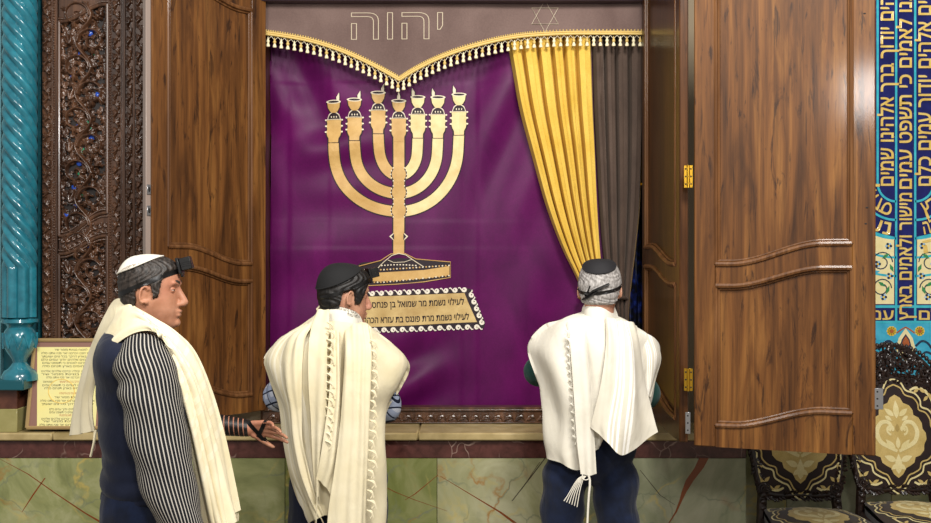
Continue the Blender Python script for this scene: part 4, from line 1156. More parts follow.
def strap_round(bv, c, normal, w_, off, n=64, a0=0., a1=2 * math.pi, ref=None, far=.4):
    """ribbon hugging a body around c in the plane of the given normal"""
    nn = Vector(normal).normalized(); u = (Vector(ref) - nn * Vector(ref).dot(nn)).normalized() if ref is not None else nn.orthogonal().normalized(); v_ = nn.cross(u)
    G = []; full = a1 - a0 > 6.2
    R = []
    for k in range(n):
        a = a0 + (a1 - a0) * k / (n if full else n - 1); d = u * math.cos(a) + v_ * math.sin(a); row = []
        for e in (-.5, 0, .5):
            o_ = Vector(c) + nn * (w_ * e); h = bv.ray_cast(o_ + d * far, -d, far); row.append((far - h[3]) if h[0] is not None else .03)
        R.append((d, row))
    D = np.array([r[1] for r in R])
    for _ in range(2):
        E = np.pad(D, ((1, 1), (0, 0)), 'wrap' if full else 'edge'); D = np.maximum(D, (E[:-2] + E[1:-1] + E[2:]) / 3)
    G = np.array([[tuple(Vector(c) + nn * (w_ * e) + R[k][0] * (D[k, j] + off)) for j, e in enumerate((-.5, 0, .5))] for k in range(n)])
    b = B()
    if full: G = np.concatenate([G, G[:1]], 0)
    b.grid(G, thick=.0018); return b
def lathe_on(path, rx, ry, ax, n=28, uvs=(1, 1)):
    """tube with given half axes; ax = reference direction of the first axis -> grid with wrap"""
    p = [Vector(q_) for q_ in path]; G = []
    for i in range(len(p)):
        t = (p[min(i + 1, len(p) - 1)] - p[max(i - 1, 0)]).normalized(); a = (Vector(ax) - t * Vector(ax).dot(t)).normalized(); c = t.cross(a)
        G.append([tuple(p[i] + a * (rx[i] * math.cos(2 * math.pi * k / n)) + c * (ry[i] * math.sin(2 * math.pi * k / n))) for k in range(n)])
    return np.array(G)
def hand(b, wrist, fwd, palm, S=1.0, curl=.25, spread=.12, thumb_out=.8, left=True, curls=None):
    """open hand: palm, four unequal fingers of three bones, thumb from the side of the palm"""
    f = Vector(fwd).normalized(); pn = Vector(palm); pn = (pn - f * pn.dot(f)).normalized(); side = f.cross(pn) * (1 if left else -1)
    w0 = Vector(wrist); S *= .001
    for off in (-26, -9, 9, 26):
        b.cap(w0 + f * 12 * S + side * off * .75 * S, 13 * S, w0 + f * 88 * S + side * off * 1.12 * S, 10.5 * S, 12)
    b.ell(w0 + f * 45 * S, (36 * S,) * 3, M=Matrix((f * 1.25, side * 1.05, pn * .38)).transposed())
    b.cap(w0 + f * 25 * S + side * 26 * S + pn * 6 * S, 15 * S, w0 + f * 55 * S + side * 38 * S + pn * 8 * S, 11 * S, 12)
    for k, (off, ln) in enumerate(((29, (42, 25, 20)), (10, (46, 29, 21)), (-9, (42, 27, 20)), (-27, (33, 20, 18)))):
        d = (f + side * spread * off / 20).normalized(); p = w0 + f * (88 - abs(off - 8) * .22) * S + side * off * 1.12 * S; c0 = curls[k] if curls else curl
        rr = (9.6, 8.6, 7.8, 6.6); a = 0.
        for j in range(3):
            a += c0 * (.8, 1.1, .8)[j]; q_ = p + (d * math.cos(a) + pn * math.sin(a)) * ln[j] * S
            b.cap(p, rr[j] * S * (1 if k < 3 else .88), q_, rr[j + 1] * S * (1 if k < 3 else .88), 10); p = q_
    p = w0 + f * 30 * S + side * 30 * S + pn * 6 * S; d = (f * 1. + side * thumb_out + pn * .35).normalized()
    for ln, r0, r1 in ((38, 12, 10), (30, 10, 9), (24, 9, 7)):
        q_ = p + d * ln * S; b.cap(p, r0 * S, q_, r1 * S, 10); p = q_; d = (d + f * .35 + pn * .12).normalized()
def shoes(par, foot, heading, mat):
    c, s_ = math.cos(heading), math.sin(heading); Mx = Matrix(((c, -s_, 0, foot[0]), (s_, c, 0, foot[1]), (0, 0, 1, 0), (0, 0, 0, 1)))
    b = B()
    b.chain([Mx @ Vector((-.06, 0, .045)), Mx @ Vector((.05, 0, .045)), Mx @ Vector((.16, 0, .034))], [.042, .044, .034])
    b.cap(Mx @ Vector((-.04, 0, .05)), .045, Mx @ Vector((-.035, 0, .11)), .045)
    V, fs, _ = remesh(b, .007, 4); V[:, 2] = np.maximum(V[:, 2], .002)
    return B().add(V, fs).build('shoe', mat, par)

M['skin'] = NT('skin', .48, .4).m
def skin(name, c1, c2, c3):
    t = NT(name, .5, .4); n = t.noise(t.coord(), 26, 5); n2 = t.noise(t.coord('Object', (1, 1, 1), (4, 2, 1)), 9, 3)
    c = t.mix(t.ramp(n2, [(.45, (0, 0, 0, 1)), (.65, (.6, .6, .6, 1))]), t.ramp(n, [(.3, c1), (.7, c2)]), c3)
    t.color(c).bump(t.noise(t.coord(), 220, 2), .12, .0006); t.set(Subsurface_Weight=.03, Subsurface_Scale=.01)
    t.b.inputs['Subsurface Radius'].default_value = (1, .35, .2); return t.m
M['skin'] = skin('tanned_skin', '#9d6b50', '#b58268', '#a86c56')
M['skin_warm'] = skin('ruddy_skin', '#a8785f', '#bf8f75', '#b47a66')
M['eye_white'] = plain('eye_white', '#b5a79c', .25); M['iris'] = plain('brown_iris', '#1c100a', .15)
def hairmat(name, c1, c2, lo=.35, hi=.65):
    t = NT(name, .5, .35); v = t.coord('Object', (1, 1, .35)); n = t.noise(v, 120, 4, .6); t.color(t.ramp(n, [(lo, c1), (hi, c2)])).bump(n, .6, .002); return t.m
M['hair_greying'] = hairmat('greying_hair', '#171310', '#463d37', .38, .75)
M['hair_black'] = hairmat('black_hair', '#0b0a0a', '#221e1c')
M['hair_grey'] = hairmat('grey_hair', '#5c5856', '#b9b4b0', .25, .7)
M['leather'] = plain('black_leather', '#0d0c0c', .38, .5, bump=(90, .15))
M['black_knit'] = plain('black_knit', '#0a0a0c', .85, bump=(160, .5))
M['black_silk'] = plain('black_silk', '#0f0d12', .8, bump=(220, .2))
M['white_cap'] = plain('white_cap', '#d9d4c8', .8, bump=(180, .3))
def cloth(name, c1, c2, rough=.85, bands=None, bandc=None, scale=7, sheen=.1):
    """woven cloth; bands = (low, high, count) of satin stripes along the sheet's own v or u coordinate"""
    t = NT(name, rough, .2); n = t.noise(t.coord(), scale, 4); c = t.ramp(n, [(.3, c1), (.7, c2)])
    w_ = t.noise(t.coord('Object', (1, 1, 1)), 260, 2)
    if bands:
        uv = t.sep(t.coord('UV')); q_ = uv[0 if bands[0] == 'u' else 1]
        acc = None
        for lo, hi in bands[1:]:
            k = t.math('MULTIPLY', t.math('GREATER_THAN', q_, lo), t.math('LESS_THAN', q_, hi)); acc = k if acc is None else t.math('MAXIMUM', acc, k)
        c = t.mix(t.math('MULTIPLY', acc, .35 if bands[0] == 'u' else .8), c, bandc)
        t.l(t.math('MULTIPLY_ADD', acc, -.35, rough), t.b.inputs['Roughness'])
    wr = t.noise(t.coord('Object', (1, 1, .55)), 11, 4, 1.1, .5); h_ = t.math('MULTIPLY_ADD', wr, 12.0, w_)
    t.color(c).bump(h_, .30, .0016); t.set(Sheen_Weight=sheen); return t.m
CR1, CR2 = '#d6caa6', '#e4dabd'
M['tallit'] = cloth('cream_wool', CR1, CR2)
M['tallit_u'] = cloth('cream_wool_banded', CR1, CR2, .85, ['u'] + [(a, a + .012) for a in (.60, .64, .68, .735, .755, .80, .84)], '#efe8d2')
M['tallit_v'] = cloth('cream_wool_striped', CR1, CR2, .85, ['v'] + [(a, a + .03) for a in (.10, .17, .24, .33)], '#efe8d2')
M['tallit_w'] = cloth('white_wool', '#cbc4b2', '#d8d2c3', .85, ['v'] + [(a, a + .035) for a in (.34, .42, .50, .62, .68)], '#fbf9f4')
M['tallit_white'] = cloth('white_wool_plain', '#d3cdbd', '#e2ddd0')
M['navy'] = cloth('navy_cloth', '#0e1324', '#161c30', .85, scale=12); M['navy_trousers'] = cloth('navy_denim', '#0e1424', '#151f38', .9, scale=20)
M['dark_trousers'] = cloth('dark_trousers', '#0e1120', '#151a2e', .9, scale=20); M['green_cloth'] = cloth('dark_green_cloth', '#143a36', '#1f4d47', .9)
M['shoe'] = plain('black_shoe', '#0c0b0b', .35)
def striped():
    t = NT('striped_shirt', .8, .2); uv = t.sep(t.coord('UV')); x = t.math('FRACT', t.math('MULTIPLY', uv[1], 46.0))
    m = t.math('LESS_THAN', x, .30); t.color(t.mix(m, '#121318', '#aaa59c')); return t.m
M['striped'] = striped()
def plaid():
    t = NT('plaid_shirt', .8, .2); s_ = t.sep(t.coord('Object', (1, 1, 1), (0, 0, 0), (.25, .15, .5)))
    def ln(a, sc, th, off=0.): return t.math('LESS_THAN', t.math('FRACT', t.math('MULTIPLY_ADD', a, sc, off)), th)
    c = t.mix(t.math('MULTIPLY', t.math('MAXIMUM', ln(s_[0], 22, .45), ln(s_[2], 22, .45)), .6), '#c3c9d8', '#8193b8')
    c = t.mix(t.math('MAXIMUM', ln(s_[0], 22, .13, .1), ln(s_[2], 22, .13, .1)), c, '#1d2438'); t.color(c); return t.m
M['plaid'] = plaid()

def noisefold(seed, nu_f, nv_f, amp, grow=.3):
    rn = np.random.RandomState(seed); comps = [(rn.uniform(.5, 1) * nu_f, rn.uniform(.6, 1.3) * nv_f, rn.uniform(0, 6.28), rn.uniform(.4, 1)) for _ in range(5)]
    def f(U, V):
        d = sum(a * np.sin(2 * math.pi * (fu * U + fv * V) + ph) for fu, fv, ph, a in comps); return amp * d / 2.2 * (grow + (1 - grow) * U)
    return f
def sheet(name, rows, mat, par, nu=70, nv=60, fold=None, th=.0045):
    G = surf(rows, nu, nv, fold); o = B().grid(G, thick=th).build(name, mat, par, fixn=True, ang=70); return o, G
def threads(par, items, mat, r=.0016, name='fringe', nn=5):
    b = B()
    for pts in items: b.tube(cr(np.array([P(*p) for p in pts]), 8 if len(pts) > 2 else 4), r, nn)
    return b.build(name, mat, par)
def head_matrix(c, yaw, pitch=0., roll=0., S=1.0):
    return Matrix.Translation(c) @ Matrix.Rotation(yaw, 4, 'Z') @ Matrix.Rotation(-pitch, 4, 'Y') @ Matrix.Rotation(roll, 4, 'X') @ Matrix.Scale(S, 4)
def phylactery(par, bv, H, z, off, S=1.0, yoff=0., tilt=0.):
    """black leather box on its base above the forehead, with its strap loop"""
    d = (H.to_3x3().normalized() @ Vector((math.cos(tilt), 0, math.sin(tilt))))
    c = H @ Vector((-.005, yoff, z)); h = bv.ray_cast(c + d * .3, -d, .3); p = h[0] + d * off if h[0] is not None else c + d * .1
    up = (H.to_3x3().normalized() @ Vector((-math.sin(tilt), 0, math.cos(tilt)))); sd = up.cross(d)
    R = Matrix((d, sd, up)).transposed().to_4x4(); R.translation = p; b = B(); s_ = S
    b.bbox((0, -.027 * s_, -.027 * s_), (.009 * s_, .027 * s_, .025 * s_), .002, 0, R); b.bbox((.009 * s_, -.0195 * s_, -.018 * s_), (.043 * s_, .0195 * s_, .021 * s_), .002, 0, R)
    b.bbox((.001, -.016 * s_, -.036 * s_), (.008, .016 * s_, -.026 * s_), .002, 0, R)
    for k in (-.006, 0, .006): b.bbox((.012 * s_, -.0202 * s_, k * s_ - .001), (.042 * s_, .0202 * s_, k * s_ + .001), .0004, 0, R)
    return b.build('tefillin_box', M['leather'], par)

# ------------------------------------------------------------------ man on the left, in profile
Y1 = 3.10
c1 = Vector(P(152.5, 293.5, Y1)); floor1 = (P(142, 0, Y1)[0], Y1, 0)
man = thing('person', 'man at left in striped shirt, navy vest and white skullcap, reaching out a strapped hand', 'person', floor1)
H1 = head_matrix(c1, math.radians(5), math.radians(1), S=.935)
b = B(); head_prims(b, H1, Vector(P(136, 345, 3.12)), nose=1.2, neck_r=.064)
def X1(px, Y=Y1): return P(px, 0, Y)[0]
chest = Vector(P(141, 372, 3.13)); pel = Vector(P(141, 478, 3.12))
b.cap(Vector(P(138, 352, 3.02)), .075, Vector(P(138, 352, 3.24)), .075); b.ell(chest, (.115, .17, .19)); b.ell(Vector(P(143, 425, 3.12)), (.108, .15, .19)); b.ell(pel, (.09, .15, .10))
sh_r, el_r, wr_r = Vector(P(143, 352, 2.94)), Vector(P(158, 448, 2.87)), Vector(P(186, 540, 2.86))
b.chain([sh_r, el_r, wr_r], [.056, .045, .030]); hand(b, wr_r, (wr_r - el_r).normalized(), (0.2, 1, 0), 1.0, .3, left=False)
sh_l, el_l, wr_l = Vector(P(150, 354, 3.32)), Vector(P(176, 420, 3.42)), Vector(P(247, 428, 3.42))
b.chain([sh_l, el_l, wr_l], [.056, .046, .029])
fwd_l = (Vector(P(287, 429, 3.40)) - wr_l).normalized()
hand(b, wr_l, (fwd_l.x, fwd_l.y - .12, fwd_l.z + .02), (.05, -.8, -.40), .88, .3, .14, .5, left=True, curls=[.14, .22, .30, .36])
for s_ in (-1, 1):
    hp = pel + Vector((0, s_ * .095, -.04)); kn = Vector((pel.x + .01, Y1 + .02 + s_ * .10, .50)); an = Vector((pel.x - .02, Y1 + .02 + s_ * .10, .10))
    b.chain([hp, kn, an], [.068, .055, .042]); b.chain([an, an + Vector((.03, 0, -.055)), an + Vector((.15, 0, -.07))], [.04, .036, .026])
V, fs, Nn = remesh(b, .0036, 3); V = face_carve(V, H1)
body = B().add(V, fs).build('body', M['skin'], man, ang=80); bv_body = bvh_of(body)
def mask1(L):
    x, y, z = L[:, 0], np.abs(L[:, 1]), L[:, 2]
    line = np.where(x > .045, .070 + (x - .045) * .0, np.where(x > .022, -.012 + (x - .022) * 3.5, np.where(x > -.035, .0 + .030 * smoothstep(.0, -.02, x) * 0 + .012, -.066)))
    line = np.interp(x, [-.11, -.040, -.032, .010, .016, .034, .050, .09, .12], [-.072, -.062, .022, .026, -.020, -.012, .060, .074, .08])
    return z - line
hair = hair_from(V, fs, Nn, H1, man, M['hair_greying'], mask1, .006, .003, 1)
bv = bvh_of(body, hair)
capo, _ = skullcap(bv, H1, man, M['white_cap'], (-.34, 0, 1), .86, .0035, (-.02, 0, .03))
b = B(); rn = random.Random(5); bvc = bvh_of(capo); ctr = H1 @ Vector((-.02, 0, .03))
for k in range(26):
    a = -1.2 + 1.9 * k / 25; pts = []
    for j in range(5):
        d = H1.to_3x3() @ Vector((math.sin(a + .035 * j) * .9, -.75, .55 + .12 * math.sin(j * 2.2 + k * 1.7) + .12 * math.cos(a))); d.normalize()
        h = bvc.ray_cast(ctr + d * .3, -d, .3)
        if h[0] is not None: pts.append(h[0] + d * .0006)
    if len(pts) > 2: b.tube(pts, .0009, 4)
b.build('embroidery', plain('grey_thread', '#a39a8e', .8), capo)
nrm = (H1.to_3x3() @ Vector((-.40, 0, 1))).normalized()
strap_round(bv, H1 @ Vector((-.004, 0, .036)), nrm, .014, .0015).build('head_strap', M['leather'], man, fixn=True)
phylactery(man, bv, H1, .066, .002, 1.0, 0, .25)
eyes(H1, man, M['hair_greying'], M['iris'])
# clothes
rows_t = [(331, 145, 18, .085), (336, 143, 27, .150), (343, 141, 33, .200), (352, 140, 36, .222), (366, 140, 37, .215), (384, 142, 38.5, .192), (405, 144, 40, .180), (425, 145, 40, .176), (450, 146, 38, .174), (470, 146, 37, .178), (486, 147, 38.5, .186), (494, 147, 38, .184)]
path = [P(cx_, py, 3.125) for py, cx_, a_, b_ in rows_t]; G = lathe_on(cr(path, 60), cr(np.array([[a_ * .0031] for *_, a_, b_ in rows_t]), 60)[:, 0], cr(np.array([[b_] for *_, b_ in rows_t]), 60)[:, 0], (1, 0, 0), 64)
Gn = gnormals(G, True); U, Vv = np.meshgrid(np.linspace(0, 1, 60), np.linspace(0, 1, 64, endpoint=False), indexing='ij')
G = G + Gn * (.004 * np.sin(2 * math.pi * (6 * U + 2 * Vv)) * U + .005 * np.sin(2 * math.pi * (11 * U - 3 * np.sin(2 * math.pi * Vv) * .3)) * smoothstep(.6, .9, U))[..., None]
vb = B().grid(G, wrap=True, thick=.006); vest = vb.build('vest', M['navy'], man, fixn=True, ang=70)
def sleeve(name, pts, rad, mat, par, ax=(0, -1, 0), n=48, m=60, amp=.004, seed=1, flat=1.0):
    p = cr(np.array([P(*q_) for q_ in pts]), m); r_ = cr(np.array([[q_] for q_ in rad]), m)[:, 0]
    G = lathe_on(p, r_, r_ * flat, ax, n); rn = np.random.RandomState(seed); N = gnormals(G, True)
    U, Vv = np.meshgrid(np.linspace(0, 1, m), np.linspace(0, 1, n, endpoint=False), indexing='ij'); d = 0
    for _ in range(6): d = d + rn.uniform(.3, 1) * np.sin(2 * math.pi * (rn.uniform(2, 9) * U + rn.randint(1, 4) * Vv) + rn.uniform(0, 6))
    G = G + N * (amp * d / 2 * smoothstep(0, .2, U))[..., None]
    b_ = B(); uv = np.stack([U, Vv], -1); uv2 = np.concatenate([uv, np.concatenate([uv[:, :1, :1], np.ones_like(uv[:, :1, :1])], -1)], 1)
    Gc = np.concatenate([G, G[:, :1]], 1); b_.grid(Gc, thick=.003, uvs=uv2)
    return b_.build(name, mat, par, fixn=True, ang=70)
shirt = sleeve('shirt_sleeve', [(147, 346, 3.03), (145, 352, 2.97), (144, 363, 2.920), (148, 380, 2.895), (152, 402, 2.885), (159, 440, 2.875), (168, 480, 2.865), (180, 520, 2.855), (190, 548, 2.85)],
               [.030, .060, .079, .083, .082, .080, .074, .060, .050], M['striped'], man, m=80, amp=.0035, seed=4)
sleeve('shirt_sleeve', [(148, 345, 3.24), (150, 356, 3.33), (162, 390, 3.38), (176, 418, 3.41), (200, 422, 3.42), (214, 424, 3.42)], [.05, .075, .074, .066, .058, .052], M['striped'], man, m=50, seed=6)
b = B(); G = surf([[(128, 318, 3.01), (140, 331, 2.985), (156, 338, 2.995), (171, 340, 3.05), (177, 338, 3.12)], [(129, 309, 3.03), (141, 321, 3.01), (156, 330, 3.02), (168, 333, 3.06), (173, 331, 3.12)]], 8, 40)
uvg = np.stack(np.meshgrid(np.linspace(0, 1, 8), np.linspace(0, 1, 40), indexing='ij'), -1); uvg = np.stack([uvg[..., 1], uvg[..., 0] * .07], -1)
b.grid(G, thick=.003, uvs=uvg).build('shirt_collar', M['striped'], man, fixn=True)
def trousers(name, par, mat, hip, knee, ank, rad, belt=None, vox=.008, ell=None):
    b = B(); b.ell(hip, ell or (.135, .185, .13))
    for kx, (h_, k_, a_) in enumerate(zip(*[hip_legs(hip, knee, ank)[i] for i in range(3)])): b.chain([h_, k_, a_], rad)
    V, fs, _ = remesh(b, vox, 3); N_ = V; V[:, 2] = np.maximum(V[:, 2], .03)
    d = .004 * np.sin(V[:, 2] * 42 + 3 * np.sin(V[:, 0] * 9 + V[:, 1] * 7)) + .003 * np.sin(V[:, 2] * 23 + V[:, 0] * 31)
    V[:, :2] += np.stack([d, -d], 1); return B().add(V, fs).build(name, mat, par, ang=80)
def hip_legs(hip, knee, ank): return [[hip + Vector(o) for o in (knee[0][0], knee[1][0])], [Vector(knee[0][1]), Vector(knee[1][1])], [Vector(ank[0]), Vector(ank[1])]]
hx = pel.x
trousers('trousers', man, M['navy_trousers'], pel + Vector((.014, 0, -.01)), [((0, -.09, -.06), (hx + .01, Y1 - .08, .5)), ((0, .09, -.06), (hx + .01, Y1 + .12, .5))], [(hx - .02, Y1 - .08, .07), (hx - .02, Y1 + .12, .07)], [.106, .084, .072], ell=(.120, .18, .16))
shoes(man, (hx - .0, Y1 - .08), 0, M['shoe']); shoes(man, (hx, Y1 + .12), 0, M['shoe'])
# prayer shawl round the neck
R = [((71, 436, 3.24), (97, 430, 3.08)), ((75, 415, 3.24), (94, 412, 3.07)), ((80, 392, 3.23), (94, 392, 3.06)), ((89, 360, 3.20), (101, 364, 2.99)), ((98, 336, 3.14), (114, 346, 2.945)), ((108, 314, 3.11), (134, 333, 2.925)),
     ((119, 300, 3.09), (152, 331, 2.915)), ((137, 310, 3.02), (166, 340, 2.91)), ((155, 320, 2.99), (177, 362, 2.92)), ((174, 332, 2.985), (184, 388, 2.925)), ((193, 352, 3.0), (190, 418, 2.93)), ((209, 390, 3.03), (196, 452, 2.94)), ((221, 432, 3.05), (203, 488, 2.95)), ((231, 476, 3.06), (210, 522, 2.96)), ((239, 510, 3.06), (217, 545, 2.97))]
rows = []
for a_, c_ in R:
    row = []
    for k in range(5):
        t_ = k / 4; bulge = .035 * math.sin(math.pi * t_); row.append(tuple(a_[i] + (c_[i] - a_[i]) * t_ - (bulge if i == 2 else 0) for i in range(3)))
    rows.append(row)
def fold1(U, V): return .010 * np.sin(2 * math.pi * (2.3 * V + .5 * U + .15 * np.sin(6 * U))) * (.4 + .6 * np.abs(U - .35) * 1.6) + .005 * np.sin(2 * math.pi * (5.2 * V - .6 * U))* smoothstep(.3, .7, U)
tal, Gt = sheet('prayer_shawl', rows, M['tallit_u'], man, 130, 60, fold1)
# inner layer of the hanging front end
R2 = [((186, 366, 2.99), (180, 380, 2.965)), ((199, 400, 3.0), (188, 420, 2.965)), ((205, 450, 3.01), (194, 460, 2.97)), ((212, 500, 3.02), (201, 505, 2.98)), ((217, 540, 3.02), (206, 545, 2.985))]
sheet('shawl_fold', [[tuple(a_[i] + (c_[i] - a_[i]) * k / 3 for i in range(3)) for k in range(4)] for a_, c_ in R2], M['tallit'], tal, 50, 16, lambda U, V: .006 * np.sin(2 * math.pi * 1.5 * V + 3 * U))
threads(tal, [[(95, 430, 3.075), (94, 440, 3.07), (93, 447, 3.07), (90, 459, 3.07), (92, 450, 3.066), (94, 442, 3.066), (96, 430, 3.07)]], M['tallit'], .0035)
threads(tal, [[(216 + 22 * t_, 523.5 - 11 * t_, 2.975 + .085 * t_), (216.5 + 22 * t_, 528 - 11 * t_, 2.975 + .085 * t_), (216 + 22 * t_, 532 - 11 * t_, 2.975 + .085 * t_)] for t_ in np.linspace(.55, 1, 9)], M['tallit'], .0014)
# straps wound round the forearm and hand
ax = (wr_l - el_l).normalized()
for k in range(6):
    c_ = el_l.lerp(wr_l, .66 + .066 * k); strap_round(bv_body, c_, (ax + Vector((0, .12, .18))).normalized(), .012, .0012, 40, far=.09).build('arm_strap', M['leather'], man, fixn=True)
hf = Vector((fwd_l.x, fwd_l.y - .12, fwd_l.z + .02)).normalized()
strap_round(bv_body, wr_l + hf * .030, (hf + Vector((0, .2, .75))).normalized(), .014, .0012, 44, far=.12).build('arm_strap', M['leather'], man, fixn=True)
strap_round(bv_body, wr_l + hf * .060, (hf + Vector((0, .1, -.6))).normalized(), .013, .0012, 44, far=.12).build('arm_strap', M['leather'], man, fixn=True)

# ------------------------------------------------------------------ man in the middle, from behind, head turned right
Y2 = 4.0
c2 = Vector(P(345.5, 297.5, Y2)); man2 = thing('person', 'man in the middle seen from behind, black cap, cream shawl over plaid shirt', 'person', (P(338, 0, Y2)[0], Y2, 0))
H2 = head_matrix(c2, math.radians(24), math.radians(-4), S=1.0)
b = B(); head_prims(b, H2, Vector(P(338, 345, 4.0)), nose=1.1)
chest = Vector(P(338, 372, 4.02)); pel = Vector(P(338, 470, 4.02))
b.cap(Vector(P(312, 354, 4.02)), .062, Vector(P(364, 354, 4.02)), .062); b.ell(chest, (.16, .10, .17)); b.ell(Vector(P(338, 420, 4.02)), (.15, .105, .19)); b.ell(pel, (.13, .08, .07))
arms2 = [([P(305, 360, 4.03), P(277, 396, 4.10), P(312, 402, 4.32)], True), ([P(370, 362, 4.03), P(388, 408, 4.10), P(352, 405, 4.34)], False)]
for pts, lf in arms2:
    p_ = [Vector(q_) for q_ in pts]; b.chain(p_, [.055, .043, .029]); hand(b, p_[2], (p_[2] - p_[1]), (0, 0, -1), .95, .3, left=lf)
for s_ in (-1, 1):
    kn = Vector((pel.x + s_ * .11, 4.03, .5)); an = Vector((pel.x + s_ * .13, 4.0, .10)); b.chain([pel + Vector((s_ * .09, 0, -.04)), kn, an], [.068, .055, .042]); b.chain([an, an + Vector((0, .03, -.055)), an + Vector((0, .15, -.07))], [.04, .036, .026])
V, fs, Nn = remesh(b, .004, 3); V = face_carve(V, H2)
body = B().add(V, fs).build('body', M['skin_warm'], man2, ang=80)
def mask2(L):
    x, z = L[:, 0], L[:, 2]
    return z - np.interp(x, [-.11, -.045, -.034, .008, .016, .036, .058, .075, .12], [-.088, -.078, .018, .022, -.026, -.026, .036, .060, .07])
hair = hair_from(V, fs, Nn, H2, man2, M['hair_black'], mask2, .012, .004, 2)
bv = bvh_of(body, hair)
skullcap(bv, H2, man2, M['black_knit'], (-.52, -.05, 1), 1.12, .005, (-.02, 0, .03), th=.005)
strap_round(bv, H2 @ Vector((-.004, 0, .040)), (H2.to_3x3() @ Vector((-.45, 0, 1))).normalized(), .014, .002).build('head_strap', M['leather'], man2, fixn=True)
phylactery(man2, bv, H2, .070, .002, 1.0, 0, .30)
b = B(); b.tube([H2 @ Vector((.07, -.03, .095)), H2 @ Vector((.085, -.034, .085)), H2 @ Vector((.094, -.03, .07))], .006, 8); b.tube([H2 @ Vector((.055, -.03, .105)), H2 @ Vector((.075, -.038, .090)), H2 @ Vector((.080, -.042, .074))], .006, 8)
b.build('strap_loop', M['leather'], man2)
eyes(H2, man2, M['hair_black'], M['iris'])
for (pts, lf), sd_ in zip(arms2, (3, 5)):
    px_ = [((x / Y * F) + 465.5, 261.5 - (z - CAMZ) / Y * F, Y) for x, Y, z in pts]
    q1 = px_[0]; q2 = px_[1]; q3 = px_[2]
    sleeve('shirt_sleeve', [(q1[0] * .5 + 338 * .5, q1[1] - 2, 4.03), q1, ((q1[0] + q2[0]) / 2, (q1[1] + q2[1]) / 2, 4.04), q2, ((q2[0] * .6 + q3[0] * .4), (q2[1] * .6 + q3[1] * .4), q2[2] * .6 + q3[2] * .4), ((q2[0] * .15 + q3[0] * .85), (q2[1] * .15 + q3[1] * .85), q2[2] * .15 + q3[2] * .85)], [.05, .062, .056, .052, .048, .042], M['plaid'], man2, seed=sd_, m=60)
b = B(); b.ell(chest, (.172, .112, .18)); b.ell(Vector(P(338, 425, 4.02)), (.16, .112, .20)); b.cap(Vector(P(310, 356, 4.02)), .07, Vector(P(366, 356, 4.02)), .07)
V, fs, _ = remesh(b, .009, 4); B().add(V, fs).build('shirt', M['plaid'], man2)
hx = pel.x
trousers('trousers', man2, M['dark_trousers'], pel + Vector((0, .03, 0)), [((-.09, 0, -.06), (hx - .115, 4.03, .5)), ((.09, 0, -.06), (hx + .115, 4.03, .5))], [(hx - .135, 4.0, .07), (hx + .135, 4.0, .07)], [.112, .088, .072], ell=(.185, .115, .18))
shoes(man2, (hx - .135, 4.01), math.pi / 2, M['shoe']); shoes(man2, (hx + .135, 4.01), math.pi / 2, M['shoe'])
# prayer shawl: mantle over the shoulders, then the two ends thrown back over it
rows = [[(333, 309, 4.09), (320, 311, 4.0), (330, 315, 3.93), (343, 317, 3.91), (357, 320, 3.93), (367, 324, 4.0), (360, 322, 4.09)],
        [(305, 328, 4.11), (303, 325, 4.0), (318, 326, 3.90), (341, 328, 3.875), (364, 331, 3.90), (380, 335, 4.0), (376, 336, 4.11)],
        [(284, 340, 4.13), (281, 338, 4.01), (304, 342, 3.88), (340, 344, 3.86), (374, 345, 3.88), (396, 347, 4.0), (390, 348, 4.13)],
        [(274, 358, 4.15), (266, 358, 4.02), (296, 360, 3.865), (339, 361, 3.85), (380, 362, 3.865), (408, 364, 4.02), (398, 366, 4.15)],
        [(278, 376, 4.15), (271, 377, 4.01), (296, 382, 3.86), (338, 385, 3.85), (378, 385, 3.86), (399, 384, 4.02), (390, 386, 4.15)],
        [(288, 404, 4.13), (281, 404, 3.98), (302, 408, 3.87), (338, 410, 3.86), (366, 410, 3.87), (386, 409, 3.98), (380, 410, 4.12)],
        [(290, 436, 4.10), (285, 436, 3.96), (305, 440, 3.875), (338, 442, 3.865), (364, 442, 3.87), (381, 440, 3.96), (378, 440, 4.10)],
        [(296, 466, 4.08), (291, 468, 3.96), (308, 470, 3.875), (338, 475, 3.87), (366, 475, 3.87), (384, 472, 3.96), (380, 472, 4.08)],
        [(306, 496, 4.07), (302, 498, 3.96), (314, 498, 3.88), (338, 500, 3.87), (366, 505, 3.87), (384, 502, 3.96), (380, 502, 4.07)],
        [(316, 520, 4.07), (313, 521, 3.96), (321, 516, 3.88), (338, 520, 3.87), (366, 536, 3.87), (383, 538, 3.96), (380, 538, 4.07)]]
def fold2(U, V): return (.012 * np.sin(2 * math.pi * (2.6 * V + .35 * np.sin(4 * U)))* smoothstep(.1, .45, U) + .006 * np.sin(2 * math.pi * (6 * V - .8 * U)) * smoothstep(.15, .5, U) + .004 * np.sin(2 * math.pi * (3 * U + 4 * np.abs(V - .5))))
tal, _ = sheet('prayer_shawl', rows, M['tallit_v'], man2, 110, 110, fold2)
rows = [[(317, 311, 3.90), (322, 309, 3.885), (329, 310, 3.88)], [(312, 326, 3.835), (319, 326, 3.825), (329, 326, 3.83)], [(309, 350, 3.80), (318, 352, 3.79), (327, 352, 3.80)], [(309, 385, 3.80), (318, 386, 3.79), (327, 386, 3.80)], [(311, 420, 3.81), (318, 421, 3.80), (326, 421, 3.81)], [(312, 458, 3.83), (318, 460, 3.82), (322, 461, 3.83)], [(314, 492, 3.85), (318, 496, 3.84), (320, 500, 3.85)]]
end1, _ = sheet('shawl_end', rows, M['tallit'], tal, 60, 16, lambda U, V: .005 * np.sin(2 * math.pi * (1.2 * V + .7 * U)))
